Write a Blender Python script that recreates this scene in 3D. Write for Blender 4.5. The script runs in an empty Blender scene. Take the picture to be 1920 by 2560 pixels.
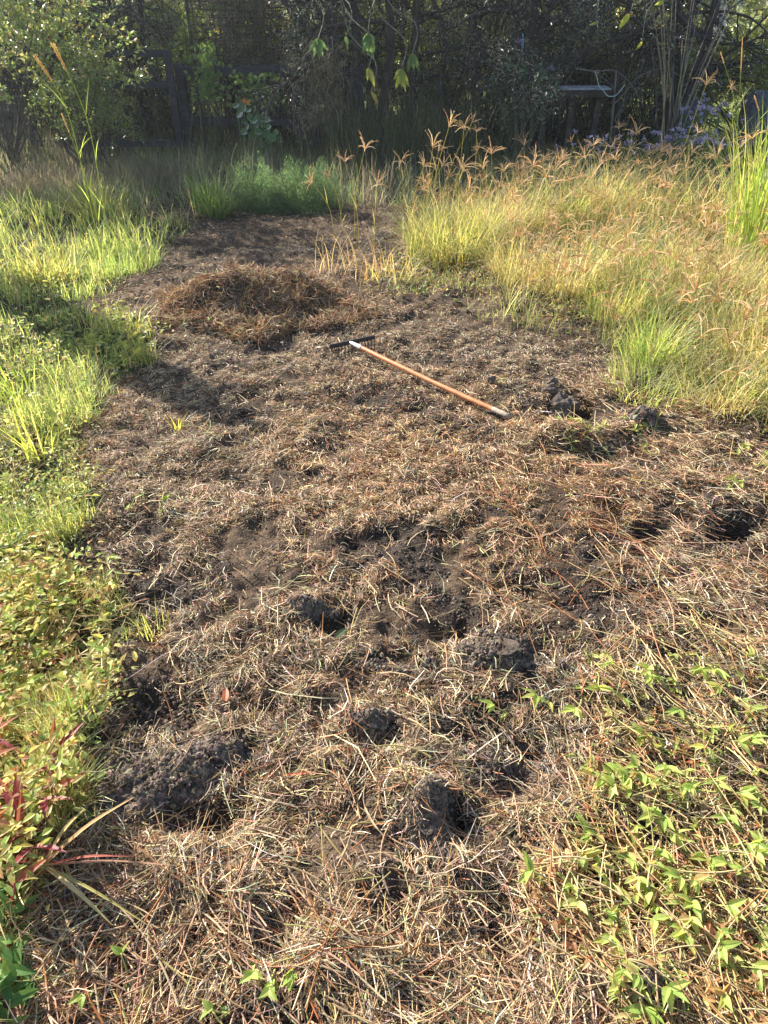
import bpy, math, random
import numpy as np
PI = math.pi
sc = bpy.context.scene
COL = sc.collection

# ------------------------------------------------------------------ camera
CAMH = 1.65; PITCH = math.radians(36.0); FPX = 1750.0      # photo is 1920 x 2560
cam = bpy.data.cameras.new('camera'); cam_o = bpy.data.objects.new('camera', cam); COL.objects.link(cam_o)
cam_o.location = (0, 0, CAMH); cam_o.rotation_euler = (PI/2 - PITCH, 0, 0)
cam.sensor_fit = 'VERTICAL'; cam.sensor_height = 36.0; cam.lens = FPX/2560*36.0
cam.clip_start = 0.05; cam.clip_end = 2000
sc.camera = cam_o

# ------------------------------------------------------------------ sky + sun
SUN_EL = math.radians(31); SUN_AZ = math.radians(-47)       # azimuth from +y, negative = to the left
world = bpy.data.worlds.new('World'); sc.world = world; world.use_nodes = True
nt = world.node_tree; bg = nt.nodes['Background']
sky = nt.nodes.new('ShaderNodeTexSky'); sky.sky_type = 'NISHITA'; sky.sun_disc = False
sky.sun_elevation = SUN_EL; sky.sun_rotation = SUN_AZ; sky.dust_density = 1.2
nt.links.new(sky.outputs[0], bg.inputs[0]); bg.inputs[1].default_value = 0.08
sl = bpy.data.lights.new('sun', 'SUN'); sl.energy = 5.0; sl.angle = math.radians(0.5); sl.color = (1.0, 0.93, 0.82)
so = bpy.data.objects.new('sun', sl); COL.objects.link(so)
so.rotation_euler = (PI/2 - SUN_EL, 0, PI - SUN_AZ + 0.0)
# lamp shines along its -Z; it must come from (sin az, cos az) at the given elevation
from mathutils import Vector
sd = Vector((math.sin(SUN_AZ)*math.cos(SUN_EL), math.cos(SUN_AZ)*math.cos(SUN_EL), math.sin(SUN_EL)))
so.rotation_euler = sd.to_track_quat('Z', 'Y').to_euler()
so.location = sd*30
sc.view_settings.view_transform = 'Standard'; sc.view_settings.look = 'None'
sc.view_settings.exposure = 1.55; sc.view_settings.gamma = 1.0
sc.cycles.max_bounces = 6; sc.cycles.diffuse_bounces = 3; sc.cycles.transmission_bounces = 4; sc.cycles.transparent_max_bounces = 8

# ------------------------------------------------------------------ projection helpers (photo pixel -> place)
ct, st = math.cos(PITCH), math.sin(PITCH)
def ray(px, py):
    a, b = np.broadcast_arrays((np.asarray(px, float)-960)/FPX, (1280-np.asarray(py, float))/FPX)
    return np.stack([a, ct + b*st, -st + b*ct], -1)
def G(px, py, z=0.0):
    d = ray(px, py); t = (z-CAMH)/d[..., 2]
    return np.stack([d[..., 0]*t, d[..., 1]*t], -1)
def AY(px, py, Y):
    d = ray(px, py); t = Y/d[..., 1]
    return np.stack([d[..., 0]*t, d[..., 1]*t, CAMH + d[..., 2]*t], -1)
def project(x, y, z=0.0):
    dz = z-CAMH; c = y*ct - dz*st; u = y*st + dz*ct
    c = np.where(c < .05, .05, c)
    return 960 + FPX*x/c, 1280 - FPX*u/c
DS = 1920/1659.0
def poly(*pts): return np.array(pts, float)*DS
def inside(px, py, P):
    r = np.zeros(np.shape(px), bool); n = len(P)
    for i in range(n):
        x0, y0 = P[i]; x1, y1 = P[(i+1) % n]
        if y0 == y1: continue
        c = ((y0 > py) != (y1 > py)) & (px < (x1-x0)*(py-y0)/(y1-y0)+x0)
        r ^= c
    return r

# ------------------------------------------------------------------ noise
_T = np.random.default_rng(5).random((256, 256))
def vn(x, y, s=0):
    x = np.asarray(x, float)+s*17.31; y = np.asarray(y, float)+s*9.77
    xi = np.floor(x).astype(int); yi = np.floor(y).astype(int); fx = x-xi; fy = y-yi
    fx = fx*fx*(3-2*fx); fy = fy*fy*(3-2*fy)
    a = _T[xi & 255, yi & 255]; b = _T[(xi+1) & 255, yi & 255]; c = _T[xi & 255, (yi+1) & 255]; d = _T[(xi+1) & 255, (yi+1) & 255]
    return (a*(1-fx)+b*fx)*(1-fy)+(c*(1-fx)+d*fx)*fy
def fb(x, y, s=0, o=3):
    r = 0; a = .5; t = 0
    for i in range(o): r = r + a*vn(x, y, s+i); t += a; a *= .5; x = np.asarray(x)*2.03; y = np.asarray(y)*2.03
    return r/t

# ------------------------------------------------------------------ regions, outlined in the photo and laid on the ground
LAWN = poly((-900,430),(160,455),(420,480),(330,555),(228,640),(150,668),(250,690),(318,730),(322,790),(235,830),(188,900),(172,965),(192,1010),(205,1090),(180,1160),(120,1200),
            (230,1240),(318,1330),(255,1400),(262,1490),(190,1570),(150,1640),(185,1700),(170,1770),(95,1850),(85,1960),(60,2060),(-60,2240),(-1500,2240),(-1500,430))
MEADOW = poly((905,455),(885,560),(790,640),(990,668),(1090,700),(1260,745),(1390,775),(1480,850),(1580,900),(1680,955),(2300,1100),(3300,900),(2900,420),(1250,400),(1050,420))
SIDEW = poly((1290,1400),(1500,1330),(1900,1500),(2100,2300),(1380,2300),(1330,2160),(1120,1960),(1130,1890),(1200,1800),(1260,1650))
RUST = poly((1060,1000),(1350,1040),(1420,1160),(1340,1300),(1120,1260),(1020,1180))
LONGST = poly((1200,830),(1659,900),(2200,1000),(2400,1700),(1659,1650),(1500,1400),(1290,1350),(1240,1150),(1180,1000))
SHADEG = poly((-900,250),(-900,455),(160,470),(420,478),(560,470),(740,470),(870,455),(1000,430),(1250,420),(2900,430),(2900,255))
# dark crumbly soil showing through: x, y, radius (displayed px), strength
SOIL = [(300,1700,125,75,1.0),(400,1740,95,65,1.0),(465,1620,90,45,.8),(370,1510,90,55,.8),(960,1760,95,85,1.0),(1110,1640,120,70,.75),(1000,1570,60,40,.4),
        (1400,2120,85,60,1.0),(590,2040,45,50,.9),(690,1330,62,22,.9),(800,1570,55,32,.9),(1060,1420,110,60,.7),(820,1430,80,30,.5),(1050,1960,90,60,.4),(980,1340,60,26,.7),
        (1210,880,62,38,1.0),(1400,925,45,24,.8),(1400,1140,38,18,1.0),(1590,1130,75,45,.9),(1240,985,60,18,.8),(760,1165,55,30,.8),(560,1060,60,22,.5),(480,1030,50,18,.6),
        (680,1030,50,16,.5),(560,880,60,16,.5),(930,775,60,14,.6),(860,940,80,20,.4),(700,960,100,26,.35),(600,1180,70,28,.35),(950,1880,60,40,.7),(260,1850,60,40,.6),
        (740,1220,50,22,.4),(1150,1800,60,50,.6),(430,1660,60,40,.6),(1300,1170,50,25,.5),(930,2040,80,50,.5),(660,1100,120,24,.3),(560,640,110,16,.3),(620,540,120,16,.5),(470,640,40,14,.5)]
def soilmask(px, py, x, y):
    m = np.zeros(np.shape(px)); n = fb(x*9, y*9, 3)
    for a, b, rx, ry, s in SOIL:
        d = np.sqrt(((px-a*DS)/(rx*DS*.9))**2+((py-b*DS)/(ry*DS*.9))**2) + (n-.5)*1.7
        m = np.maximum(m, s*np.clip((1.15-d)*2.2, 0, 1))
    nat = np.clip((fb(x*5.5, y*5.5, 201, 3)-.53)*7, 0, .85)*np.clip(.35+1.6*(fb(x*1.3, y*1.3, 205, 2)-.35), 0, 1)
    return np.maximum(m, nat)
# ------------------------------------------------------------------ ground relief
def bump(px, py, rx, ry, h):
    c = G(px*DS, py*DS); return (c[0], c[1], rx, ry, h)
BUMPS = [bump(575,668,.40,.26,.15), bump(460,668,.26,.16,.08), bump(640,645,.18,.12,.08), bump(520,640,.14,.10,.05), bump(665,690,.16,.10,-.09), bump(560,700,.12,.06,-.06), bump(430,690,.1,.05,-.05),
         bump(310,1700,.15,.09,.025), bump(430,1775,.075,.045,-.10), bump(455,1640,.1,.06,.045), bump(940,1730,.085,.085,.075), bump(1010,1755,.06,.06,-.10),
         bump(1395,2110,.07,.05,.045), bump(590,2040,.05,.045,-.05), bump(685,1325,.09,.05,.04), bump(725,1335,.07,.05,-.05), bump(800,1565,.07,.05,.04), bump(820,1600,.06,.03,-.04),
         bump(1195,880,.12,.09,.05), bump(1250,885,.12,.12,-.10), bump(1400,1145,.08,.06,-.12), bump(1585,1125,.09,.06,-.10), bump(1570,1085,.15,.08,.03), bump(1240,990,.2,.06,-.05), bump(1230,960,.25,.10,.06),
         bump(765,1170,.10,.07,-.05), bump(990,1365,.10,.06,-.06), bump(1050,1400,.12,.1,.04), bump(370,1520,.12,.07,-.05), bump(1100,1660,.14,.10,-.06), bump(470,1030,.2,.08,-.05),
         bump(1050,1970,.1,.08,-.06), bump(400,1900,.12,.08,.03), bump(1400,925,.13,.09,.06), bump(560,840,.3,.1,.03),bump(880,1800,.07,.05,-.03),bump(700,2080,.09,.05,.035),bump(780,1870,.16,.08,.035)]
def H(x, y):
    x = np.asarray(x, float); y = np.asarray(y, float)
    near = np.clip((11-y)/3, 0, 1)
    h = .10*(fb(x*.8, y*.8, 11, 2)-.5) + near*(.05*(fb(x*3.1, y*3.1, 21, 2)-.5) + .055*(fb(x*8, y*8, 31, 2)-.5) + .026*(vn(x*24, y*24, 41)-.5))
    for cx, cy, rx, ry, a in BUMPS:
        d = ((x-cx)/rx)**2+((y-cy)/ry)**2
        g = np.where(d < 9, np.exp(-d), 0)
        if a < 0 and cy < 3: g = g*(.5+.9*fb(x*14, y*14, 53, 2))
        h = h + a*g*(1+1.1*(fb(x*9, y*9, 51, 2)-.5)*(abs(a) > .05))
    far = np.clip((y-14)/60, 0, 1); h = h + far*far*1.0
    return h

# ------------------------------------------------------------------ mesh helpers
class Bag:
    def __init__(s): s.v = []; s.q = []; s.t = []; s.c = []; s.n = 0
    def add(s, v, quads=None, tris=None, col=(.5,.5,.5)):
        v = np.asarray(v, float).reshape(-1, 3); s.v.append(v)
        c = np.asarray(col, float)
        if c.ndim == 1: c = np.broadcast_to(c, (len(v), 3))
        s.c.append(c)
        if quads is not None and len(quads): s.q.append(np.asarray(quads).reshape(-1, 4)+s.n)
        if tris is not None and len(tris): s.t.append(np.asarray(tris).reshape(-1, 3)+s.n)
        s.n += len(v); return s
    def build(s, name, m, parent=None, off=(0,0,0), smooth=False):
        v = np.concatenate(s.v)-np.asarray(off, float); c = np.concatenate(s.c)
        q = np.concatenate(s.q) if s.q else np.zeros((0,4), int); t = np.concatenate(s.t) if s.t else np.zeros((0,3), int)
        me = bpy.data.meshes.new(name); me.vertices.add(len(v)); me.vertices.foreach_set('co', v.astype(np.float32).ravel())
        loops = np.concatenate([q.ravel(), t.ravel()]).astype(np.int32)
        me.loops.add(len(loops)); me.loops.foreach_set('vertex_index', loops)
        starts = np.concatenate([np.arange(len(q))*4, len(q)*4+np.arange(len(t))*3]).astype(np.int32)
        me.polygons.add(len(starts)); me.polygons.foreach_set('loop_start', starts)
        try: me.polygons.foreach_set('loop_total', np.concatenate([np.full(len(q), 4), np.full(len(t), 3)]).astype(np.int32))
        except Exception: pass
        me.polygons.foreach_set('use_smooth', np.full(len(starts), smooth))
        a = me.color_attributes.new('col', 'FLOAT_COLOR', 'POINT')
        a.data.foreach_set('color', np.concatenate([np.clip(c, 0, 1), np.ones((len(c), 1))], 1).astype(np.float32).ravel())
        me.update(calc_edges=True); me.materials.append(m)
        o = bpy.data.objects.new(name, me); COL.objects.link(o)
        if parent is not None: o.parent = parent
        return o
def tag(o, label, cat, group=None, kind=None):
    if kind: o['kind'] = kind
    if label: o['label'] = label
    if cat: o['category'] = cat
    if group: o['group'] = group
    return o
def thing(name, label, cat, loc, group=None):
    o = bpy.data.objects.new(name, None); COL.objects.link(o); o.location = [float(k) for k in loc]; o.empty_display_size = .05
    return tag(o, label, cat, group)
def structure(name, bag, m, **k):
    o = bag.build(name, m, **k); o['kind'] = 'structure'; return o
def stuff(name, bag, m, label, cat, **k):
    return tag(bag.build(name, m, **k), label, cat, None, 'stuff')
def copy_tree(o, parent=None):
    c = o.copy(); COL.objects.link(c)
    if parent is not None: c.parent = parent
    for ch in list(o.children): copy_tree(ch, c)
    return c

def unit(v): return v/np.maximum(np.linalg.norm(v, axis=-1, keepdims=True), 1e-9)
def ribbon(bag, C, W, col, F=None):
    n, K = C.shape[:2]; col = np.asarray(col)
    if F is None: V = np.stack([C-W, C+W], 2); m = 2
    else: V = np.stack([C-W+F, C, C+W+F], 2); m = 3
    base = (np.arange(n)*K*m)[:, None, None]; k = (np.arange(K-1)*m)[None, :, None]; j = np.arange(m-1)[None, None, :]
    a = base+k+j
    Q = np.stack([a, a+1, a+1+m, a+m], -1).reshape(-1, 4)
    if col.ndim == 2: cc = np.repeat(col, K*m, 0)
    elif col.ndim == 3: cc = np.repeat(col.reshape(-1, 3), m, 0)
    else: cc = col
    bag.add(V.reshape(-1, 3), Q, col=cc)
def tubes(bag, C, R, col, sides=3):
    """C (n,K,3), R (n,K)"""
    n, K = C.shape[:2]
    T = np.gradient(C, axis=1); T = unit(T)
    ref = np.where(np.abs(T[..., 2:3]) > .9, np.array([1., 0, 0]), np.array([0, 0, 1.]))
    A = unit(np.cross(T, ref)); B = np.cross(T, A)
    ang = np.arange(sides)*2*PI/sides
    V = C[:, :, None]+R[:, :, None, None]*(A[:, :, None]*np.cos(ang)[None, None, :, None]+B[:, :, None]*np.sin(ang)[None, None, :, None])
    base = (np.arange(n)*K*sides)[:, None, None]; k = (np.arange(K-1)*sides)[None, :, None]; j = np.arange(sides)[None, None, :]; j2 = (j+1) % sides
    Q = np.stack([base+k+j, base+k+j2, base+k+sides+j2, base+k+sides+j], -1).reshape(-1, 4)
    col = np.asarray(col); cc = np.repeat(col, K*sides, 0) if (col.ndim == 2 and len(col) == n and K*sides*n != len(col)) else col
    bag.add(V.reshape(-1, 3), Q, col=cc)
def tube1(bag, pts, r, col, sides=6, caps=True):
    pts = np.asarray(pts, float); r = np.broadcast_to(np.asarray(r, float), (len(pts),)).copy()
    if caps:
        pts = np.concatenate([pts[:1], pts, pts[-1:]]); r = np.concatenate([[1e-4], r, [1e-4]])
        pts[0] += (pts[0]-pts[2])*1e-3; pts[-1] += (pts[-1]-pts[-3])*1e-3
    tubes(bag, pts[None], r[None], np.asarray(col, float)[None], sides)
def smoothpath(pts, n=10):
    pts = np.asarray(pts, float); t = np.linspace(0, len(pts)-1, n); i = np.clip(t.astype(int), 0, len(pts)-2); f = (t-i)[:, None]
    p0 = pts[np.clip(i-1, 0, None)]; p1 = pts[i]; p2 = pts[i+1]; p3 = pts[np.clip(i+2, None, len(pts)-1)]
    return .5*((2*p1)+(-p0+p2)*f+(2*p0-5*p1+4*p2-p3)*f*f+(-p0+3*p1-3*p2+p3)*f**3)
def blades(bag, P, L, w, az, lean, droop, col, K=5, fold=0.0, tipcol=None):
    n = len(P); L = np.broadcast_to(L, (n,)); w = np.broadcast_to(w, (n,)); lean = np.broadcast_to(lean, (n,)); droop = np.broadcast_to(droop, (n,))
    t = np.linspace(0, 1, K)
    phi = lean[:, None]+droop[:, None]*t[None]**1.5
    hd = np.stack([np.cos(az), np.sin(az), np.zeros(n)], -1)
    step = (L/(K-1))[:, None, None]*(np.sin(phi)[..., None]*hd[:, None]+np.cos(phi)[..., None]*np.array([0, 0, 1.]))
    C = P[:, None]+np.concatenate([np.zeros((n, 1, 3)), np.cumsum(step[:, :-1], 1)], 1)
    prof = np.maximum((1-t**2.2), .06)*np.minimum(1, .5+t*3)
    side = np.stack([-np.sin(az), np.cos(az), np.zeros(n)], -1)
    W = side[:, None]*(w[:, None]*prof[None])[..., None]*.5
    F = None
    if fold:
        nrm = np.cross(unit(step), side[:, None]); F = nrm*(w[:, None]*prof[None])[..., None]*fold
    col = np.asarray(col)
    if tipcol is not None:
        tc = np.broadcast_to(tipcol, (n, 3)); s = (t**1.5)[None, :, None]; col = col[:, None]*(1-s)+tc[:, None]*s
    ribbon(bag, C, W, col, F)
def straw(bag, P, L, w, az, pitch, col, rng, K=3, curl=.35, tube=False):
    n = len(P); d = np.stack([np.cos(az)*np.cos(pitch), np.sin(az)*np.cos(pitch), np.sin(pitch)], -1)
    side = np.stack([-np.sin(az), np.cos(az), np.zeros(n)], -1); up = np.cross(d, side)
    t = np.linspace(-.5, .5, K); roll = rng.uniform(-PI/2, PI/2, n)*.75
    b1 = rng.normal(0, curl, n)*L; b2 = -np.abs(rng.normal(0, curl*.5, n))*L*.6
    C = P[:, None]+d[:, None]*(L[:, None]*t[None])[..., None]+side[:, None]*(b1[:, None]*(t[None]**2-.1))[..., None]+up[:, None]*(b2[:, None]*(t[None]**2-.12))[..., None]
    if tube:
        tubes(bag, C, np.repeat((w*.5)[:, None], K, 1), col, 4); return
    pr = np.ones(K) if K < 4 else np.array([.6]+[1]*(K-2)+[.4])
    W = (side*np.cos(roll)[:, None]+up*np.sin(roll)[:, None])[:, None]*(w[:, None]*.5*pr[None])[..., None]
    ribbon(bag, C, W, col)
def diamonds(bag, P, D, L, w, col, rng, sag=0.15):
    """little leaves: one folded four sided blade each"""
    n = len(P); D = unit(D); r = unit(rng.normal(0, 1, (n, 3))); s = unit(np.cross(D, r)); u = np.cross(s, D)
    L = np.broadcast_to(L, (n,))[:, None]; w = np.broadcast_to(w, (n,))[:, None]
    V = np.stack([P, P+D*L*.45+s*w*.5+u*w*sag, P+D*L, P+D*L*.45-s*w*.5+u*w*sag], 1)
    Q = (np.arange(n)*4)[:, None]+np.arange(4)[None]
    bag.add(V.reshape(-1, 3), Q, col=np.repeat(np.asarray(col), 4, 0))
def bigleaves(bag, P, D, L, w, col, rng, K=6, droop=.5, upv=None, fold=.25, shape='ov'):
    """broad folded leaves with a curved midrib"""
    n = len(P); D = unit(D); L = np.broadcast_to(L, (n,)); w = np.broadcast_to(w, (n,))
    if upv is None: upv = np.tile([0, 0, 1.], (n, 1))+rng.normal(0, .35, (n, 3))
    s = unit(np.cross(D, upv)); u = np.cross(s, D); t = np.linspace(0, 1, K)
    dr = rng.normal(droop, .25, n)
    C = P[:, None]+D[:, None]*(L[:, None]*t)[..., None]-u[:, None]*((L*dr)[:, None]*t**2*.5)[..., None]
    pr = np.sin(PI*np.clip(t, 0.02, 1)**.75)**.9; pr = np.maximum(pr, .03)
    if shape == 'lan': pr = np.maximum(np.sin(PI*np.clip(t, .03, 1)**.6)**1.0, .03)
    W = s[:, None]*(w[:, None]*pr*.5)[..., None]; F = u[:, None]*(w[:, None]*pr*fold)[..., None]
    ribbon(bag, C, W, col, F)
def pal(rng, n, cols, wts, jit=.18):
    cols = np.array(cols); w = np.array(wts, float); w /= w.sum()
    c = cols[rng.choice(len(cols), n, p=w)]
    return c*np.exp(rng.normal(0, jit, (n, 1)))*np.exp(rng.normal(0, jit*.3, (n, 3)))
ICO_V = None
def ico():
    import bmesh
    bm = bmesh.new(); bmesh.ops.create_icosphere(bm, subdivisions=1, radius=1); v = np.array([x.co[:] for x in bm.verts]); f = np.array([[x.index for x in g.verts] for g in bm.faces]); bm.free()
    bm = bmesh.new(); bmesh.ops.create_icosphere(bm, subdivisions=3, radius=1); v2 = np.array([x.co[:] for x in bm.verts]); f2 = np.array([[x.index for x in g.verts] for g in bm.faces]); bm.free()
    return v, f, v2, f2
IV, IF, IV2, IF2 = ico()
def crumbs(bag, P, r, col, rng):
    n = len(P); V = IV[None]*(1+rng.normal(0, .2, (n, len(IV), 1)))*r[:, None, None]*rng.uniform(.7, 1.2, (n, 1, 3))+P[:, None]
    F = IF[None]+(np.arange(n)*len(IV))[:, None, None]
    bag.add(V.reshape(-1, 3), tris=F.reshape(-1, 3), col=np.repeat(col, len(IV), 0))
def box(bag, c, s, col, rz=0.0, bev=.004, ry=0.0):
    """bevelled box: centre c, size s"""
    hx, hy, hz = [k/2 for k in s]; b = min(bev, hx*.45, hy*.45, hz*.45); V = []; 
    for zx, (ax, ay) in ((-hz, (hx-b, hy-b)), (-hz+b, (hx, hy)), (hz-b, (hx, hy)), (hz, (hx-b, hy-b))):
        inset = abs(abs(zx)-hz) < 1e-9
        e = b if not inset else b*.6
        V += [(-ax+e, -ay, zx), (ax-e, -ay, zx), (ax, -ay+e, zx), (ax, ay-e, zx), (ax-e, ay, zx), (-ax+e, ay, zx), (-ax, ay-e, zx), (-ax, -ay+e, zx)]
    V = np.array(V); cy, sy = math.cos(ry), math.sin(ry)
    V = np.stack([V[:,0]*cy+V[:,2]*sy, V[:,1], -V[:,0]*sy+V[:,2]*cy], 1)
    cz, sz = math.cos(rz), math.sin(rz); V = np.stack([V[:,0]*cz-V[:,1]*sz, V[:,0]*sz+V[:,1]*cz, V[:,2]], 1)+np.asarray(c)
    Q = [(k*8+i, k*8+(i+1) % 8, k*8+8+(i+1) % 8, k*8+8+i) for k in range(3) for i in range(8)]
    Tn = []
    for k, o in ((0, 1), (24, 0)):
        for i in range(1, 7): Tn.append((k, k+i+1, k+i) if o else (k, k+i, k+i+1))
    bag.add(V, Q, Tn, col)

# ------------------------------------------------------------------ materials
def newmat(name):
    m = bpy.data.materials.new(name); m.use_nodes = True; n = m.node_tree.nodes; n.clear(); return m, n, m.node_tree.links
def leafmat(name, trans=.45, gloss=.08, rough=.4, nscale=60, var=.25, tint=(1.5,1.42,1.0), spots=0, sat=1.0):
    m, n, l = newmat(name); out = n.new('ShaderNodeOutputMaterial')
    at = n.new('ShaderNodeAttribute'); at.attribute_name = 'col'
    tc = n.new('ShaderNodeTexCoord'); no = n.new('ShaderNodeTexNoise'); no.inputs['Scale'].default_value = nscale; no.inputs['Detail'].default_value = 1
    l.new(tc.outputs['Object'], no.inputs['Vector'])
    mp = n.new('ShaderNodeMapRange'); mp.inputs[3].default_value = 1-var; mp.inputs[4].default_value = 1+var; l.new(no.outputs['Fac'], mp.inputs[0])
    mx = n.new('ShaderNodeVectorMath'); mx.operation = 'SCALE'; l.new(at.outputs['Color'], mx.inputs[0]); l.new(mp.outputs[0], mx.inputs['Scale'])
    if sat != 1.0:
        hs = n.new('ShaderNodeHueSaturation'); hs.inputs['Saturation'].default_value = sat; l.new(at.outputs['Color'], hs.inputs['Color']); l.new(hs.outputs[0], mx.inputs[0])
    if spots:
        n3 = n.new('ShaderNodeTexNoise'); n3.inputs['Scale'].default_value = 55; n3.inputs['Detail'].default_value = 3; l.new(tc.outputs['Object'], n3.inputs['Vector'])
        m3 = n.new('ShaderNodeMapRange'); m3.inputs[1].default_value = .57; m3.inputs[2].default_value = .66; m3.inputs[3].default_value = 0; m3.inputs[4].default_value = spots; l.new(n3.outputs['Fac'], m3.inputs[0])
        m4 = n.new('ShaderNodeVectorMath'); m4.operation = 'MULTIPLY'; m4.inputs[1].default_value = (1.15,.62,.5); l.new(mx.outputs[0], m4.inputs[0])
        m5 = n.new('ShaderNodeMix'); m5.data_type = 'VECTOR'; l.new(m3.outputs[0], m5.inputs[0]); l.new(mx.outputs[0], m5.inputs[4]); l.new(m4.outputs[0], m5.inputs[5]); mx = m5
        l.new(m5.outputs[1], mx.inputs[4]) if False else None
    colout = mx.outputs[1] if spots else mx.outputs[0]
    d = n.new('ShaderNodeBsdfDiffuse'); t = n.new('ShaderNodeBsdfTranslucent'); g = n.new('ShaderNodeBsdfGlossy'); g.inputs['Roughness'].default_value = rough
    l.new(colout, d.inputs[0])
    # light that comes through a leaf is a stronger, yellower version of its own colour
    tcol = n.new('ShaderNodeVectorMath'); tcol.operation = 'MULTIPLY'; tcol.inputs[1].default_value = tint; l.new(colout, tcol.inputs[0]); l.new(tcol.outputs[0], t.inputs[0])
    a = n.new('ShaderNodeMixShader'); a.inputs[0].default_value = trans; l.new(d.outputs[0], a.inputs[1]); l.new(t.outputs[0], a.inputs[2])
    fr = n.new('ShaderNodeFresnel'); fr.inputs[0].default_value = 1.4
    fm = n.new('ShaderNodeMath'); fm.operation = 'MULTIPLY'; fm.inputs[1].default_value = gloss*10; fm.use_clamp = True; l.new(fr.outputs[0], fm.inputs[0])
    b = n.new('ShaderNodeMixShader'); l.new(fm.outputs[0], b.inputs[0]); l.new(a.outputs[0], b.inputs[1]); l.new(g.outputs[0], b.inputs[2])
    l.new(b.outputs[0], out.inputs[0]); return m
def solid(name, rough=.8, nscale=20, var=.3, bump=.3, bscale=80, bdist=.004, metal=0, base=None, stretch=(1,1,1), spec=.3):
    m, n, l = newmat(name); out = n.new('ShaderNodeOutputMaterial'); p = n.new('ShaderNodeBsdfPrincipled')
    p.inputs['Roughness'].default_value = rough; p.inputs['Metallic'].default_value = metal; p.inputs['Specular IOR Level'].default_value = spec
    tc = n.new('ShaderNodeTexCoord'); mpg = n.new('ShaderNodeMapping'); mpg.inputs['Scale'].default_value = stretch; l.new(tc.outputs['Object'], mpg.inputs['Vector'])
    no = n.new('ShaderNodeTexNoise'); no.inputs['Scale'].default_value = nscale; no.inputs['Detail'].default_value = 5; l.new(mpg.outputs[0], no.inputs['Vector'])
    at = n.new('ShaderNodeAttribute'); at.attribute_name = 'col'
    mp = n.new('ShaderNodeMapRange'); mp.inputs[1].default_value = .3; mp.inputs[2].default_value = .7; mp.inputs[3].default_value = 1-var; mp.inputs[4].default_value = 1+var; l.new(no.outputs['Fac'], mp.inputs[0])
    mx = n.new('ShaderNodeVectorMath'); mx.operation = 'SCALE'; l.new(at.outputs['Color'], mx.inputs[0]); l.new(mp.outputs[0], mx.inputs['Scale']); l.new(mx.outputs[0], p.inputs['Base Color'])
    n2 = n.new('ShaderNodeTexNoise'); n2.inputs['Scale'].default_value = bscale; n2.inputs['Detail'].default_value = 6; l.new(mpg.outputs[0], n2.inputs['Vector'])
    bu = n.new('ShaderNodeBump'); bu.inputs['Strength'].default_value = bump; bu.inputs['Distance'].default_value = bdist; l.new(n2.outputs['Fac'], bu.inputs['Height']); l.new(bu.outputs[0], p.inputs['Normal'])
    l.new(p.outputs[0], out.inputs[0]); return m
M_soil = solid('dark_soil', .95, 30, .45, 1.0, 120, .012, spec=.15)
M_crumb = solid('soil_crumb', .95, 90, .4, .8, 400, .003, spec=.12)
M_straw = leafmat('straw', .2, .006, .7, 40, .3, (1.3,1.2,1.0))
M_grass = leafmat('grass', .55, .007, .6, 30, .25, sat=.9)
M_leaf = leafmat('leaf', .5, .04, .45, 60, .3, spots=.8, sat=.93)
M_dull = leafmat('dull_foliage', .3, .03, .5, 20, .3, (1.3,1.3,1.0))
M_seed = leafmat('seed_spike', .4, .01, .7, 120, .3, (1.25,1.15,1.0))
M_bark = solid('dark_bark', .95, 25, .45, .9, 60, .02, stretch=(1,1,.25))
M_stem = solid('plant_stem', .7, 40, .3, .3, 200, .002)
M_wood = solid('varnished_handle', .38, 30, .22, .15, 180, .001, stretch=(1,1,1), spec=.5)
M_steel = solid('worn_steel', .45, 40, .25, .3, 300, .001, metal=.6, spec=.5)
M_iron = solid('dark_iron', .6, 60, .35, .4, 300, .001, metal=.3, spec=.4)
M_timber = solid('weathered_timber', .9, 18, .4, .7, 60, .006, stretch=(.3,1,1))
M_rock = solid('grey_rock', .9, 14, .35, .9, 40, .02)
M_twine = solid('twine', .7, 80, .2, .5, 300, .001)

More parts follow.
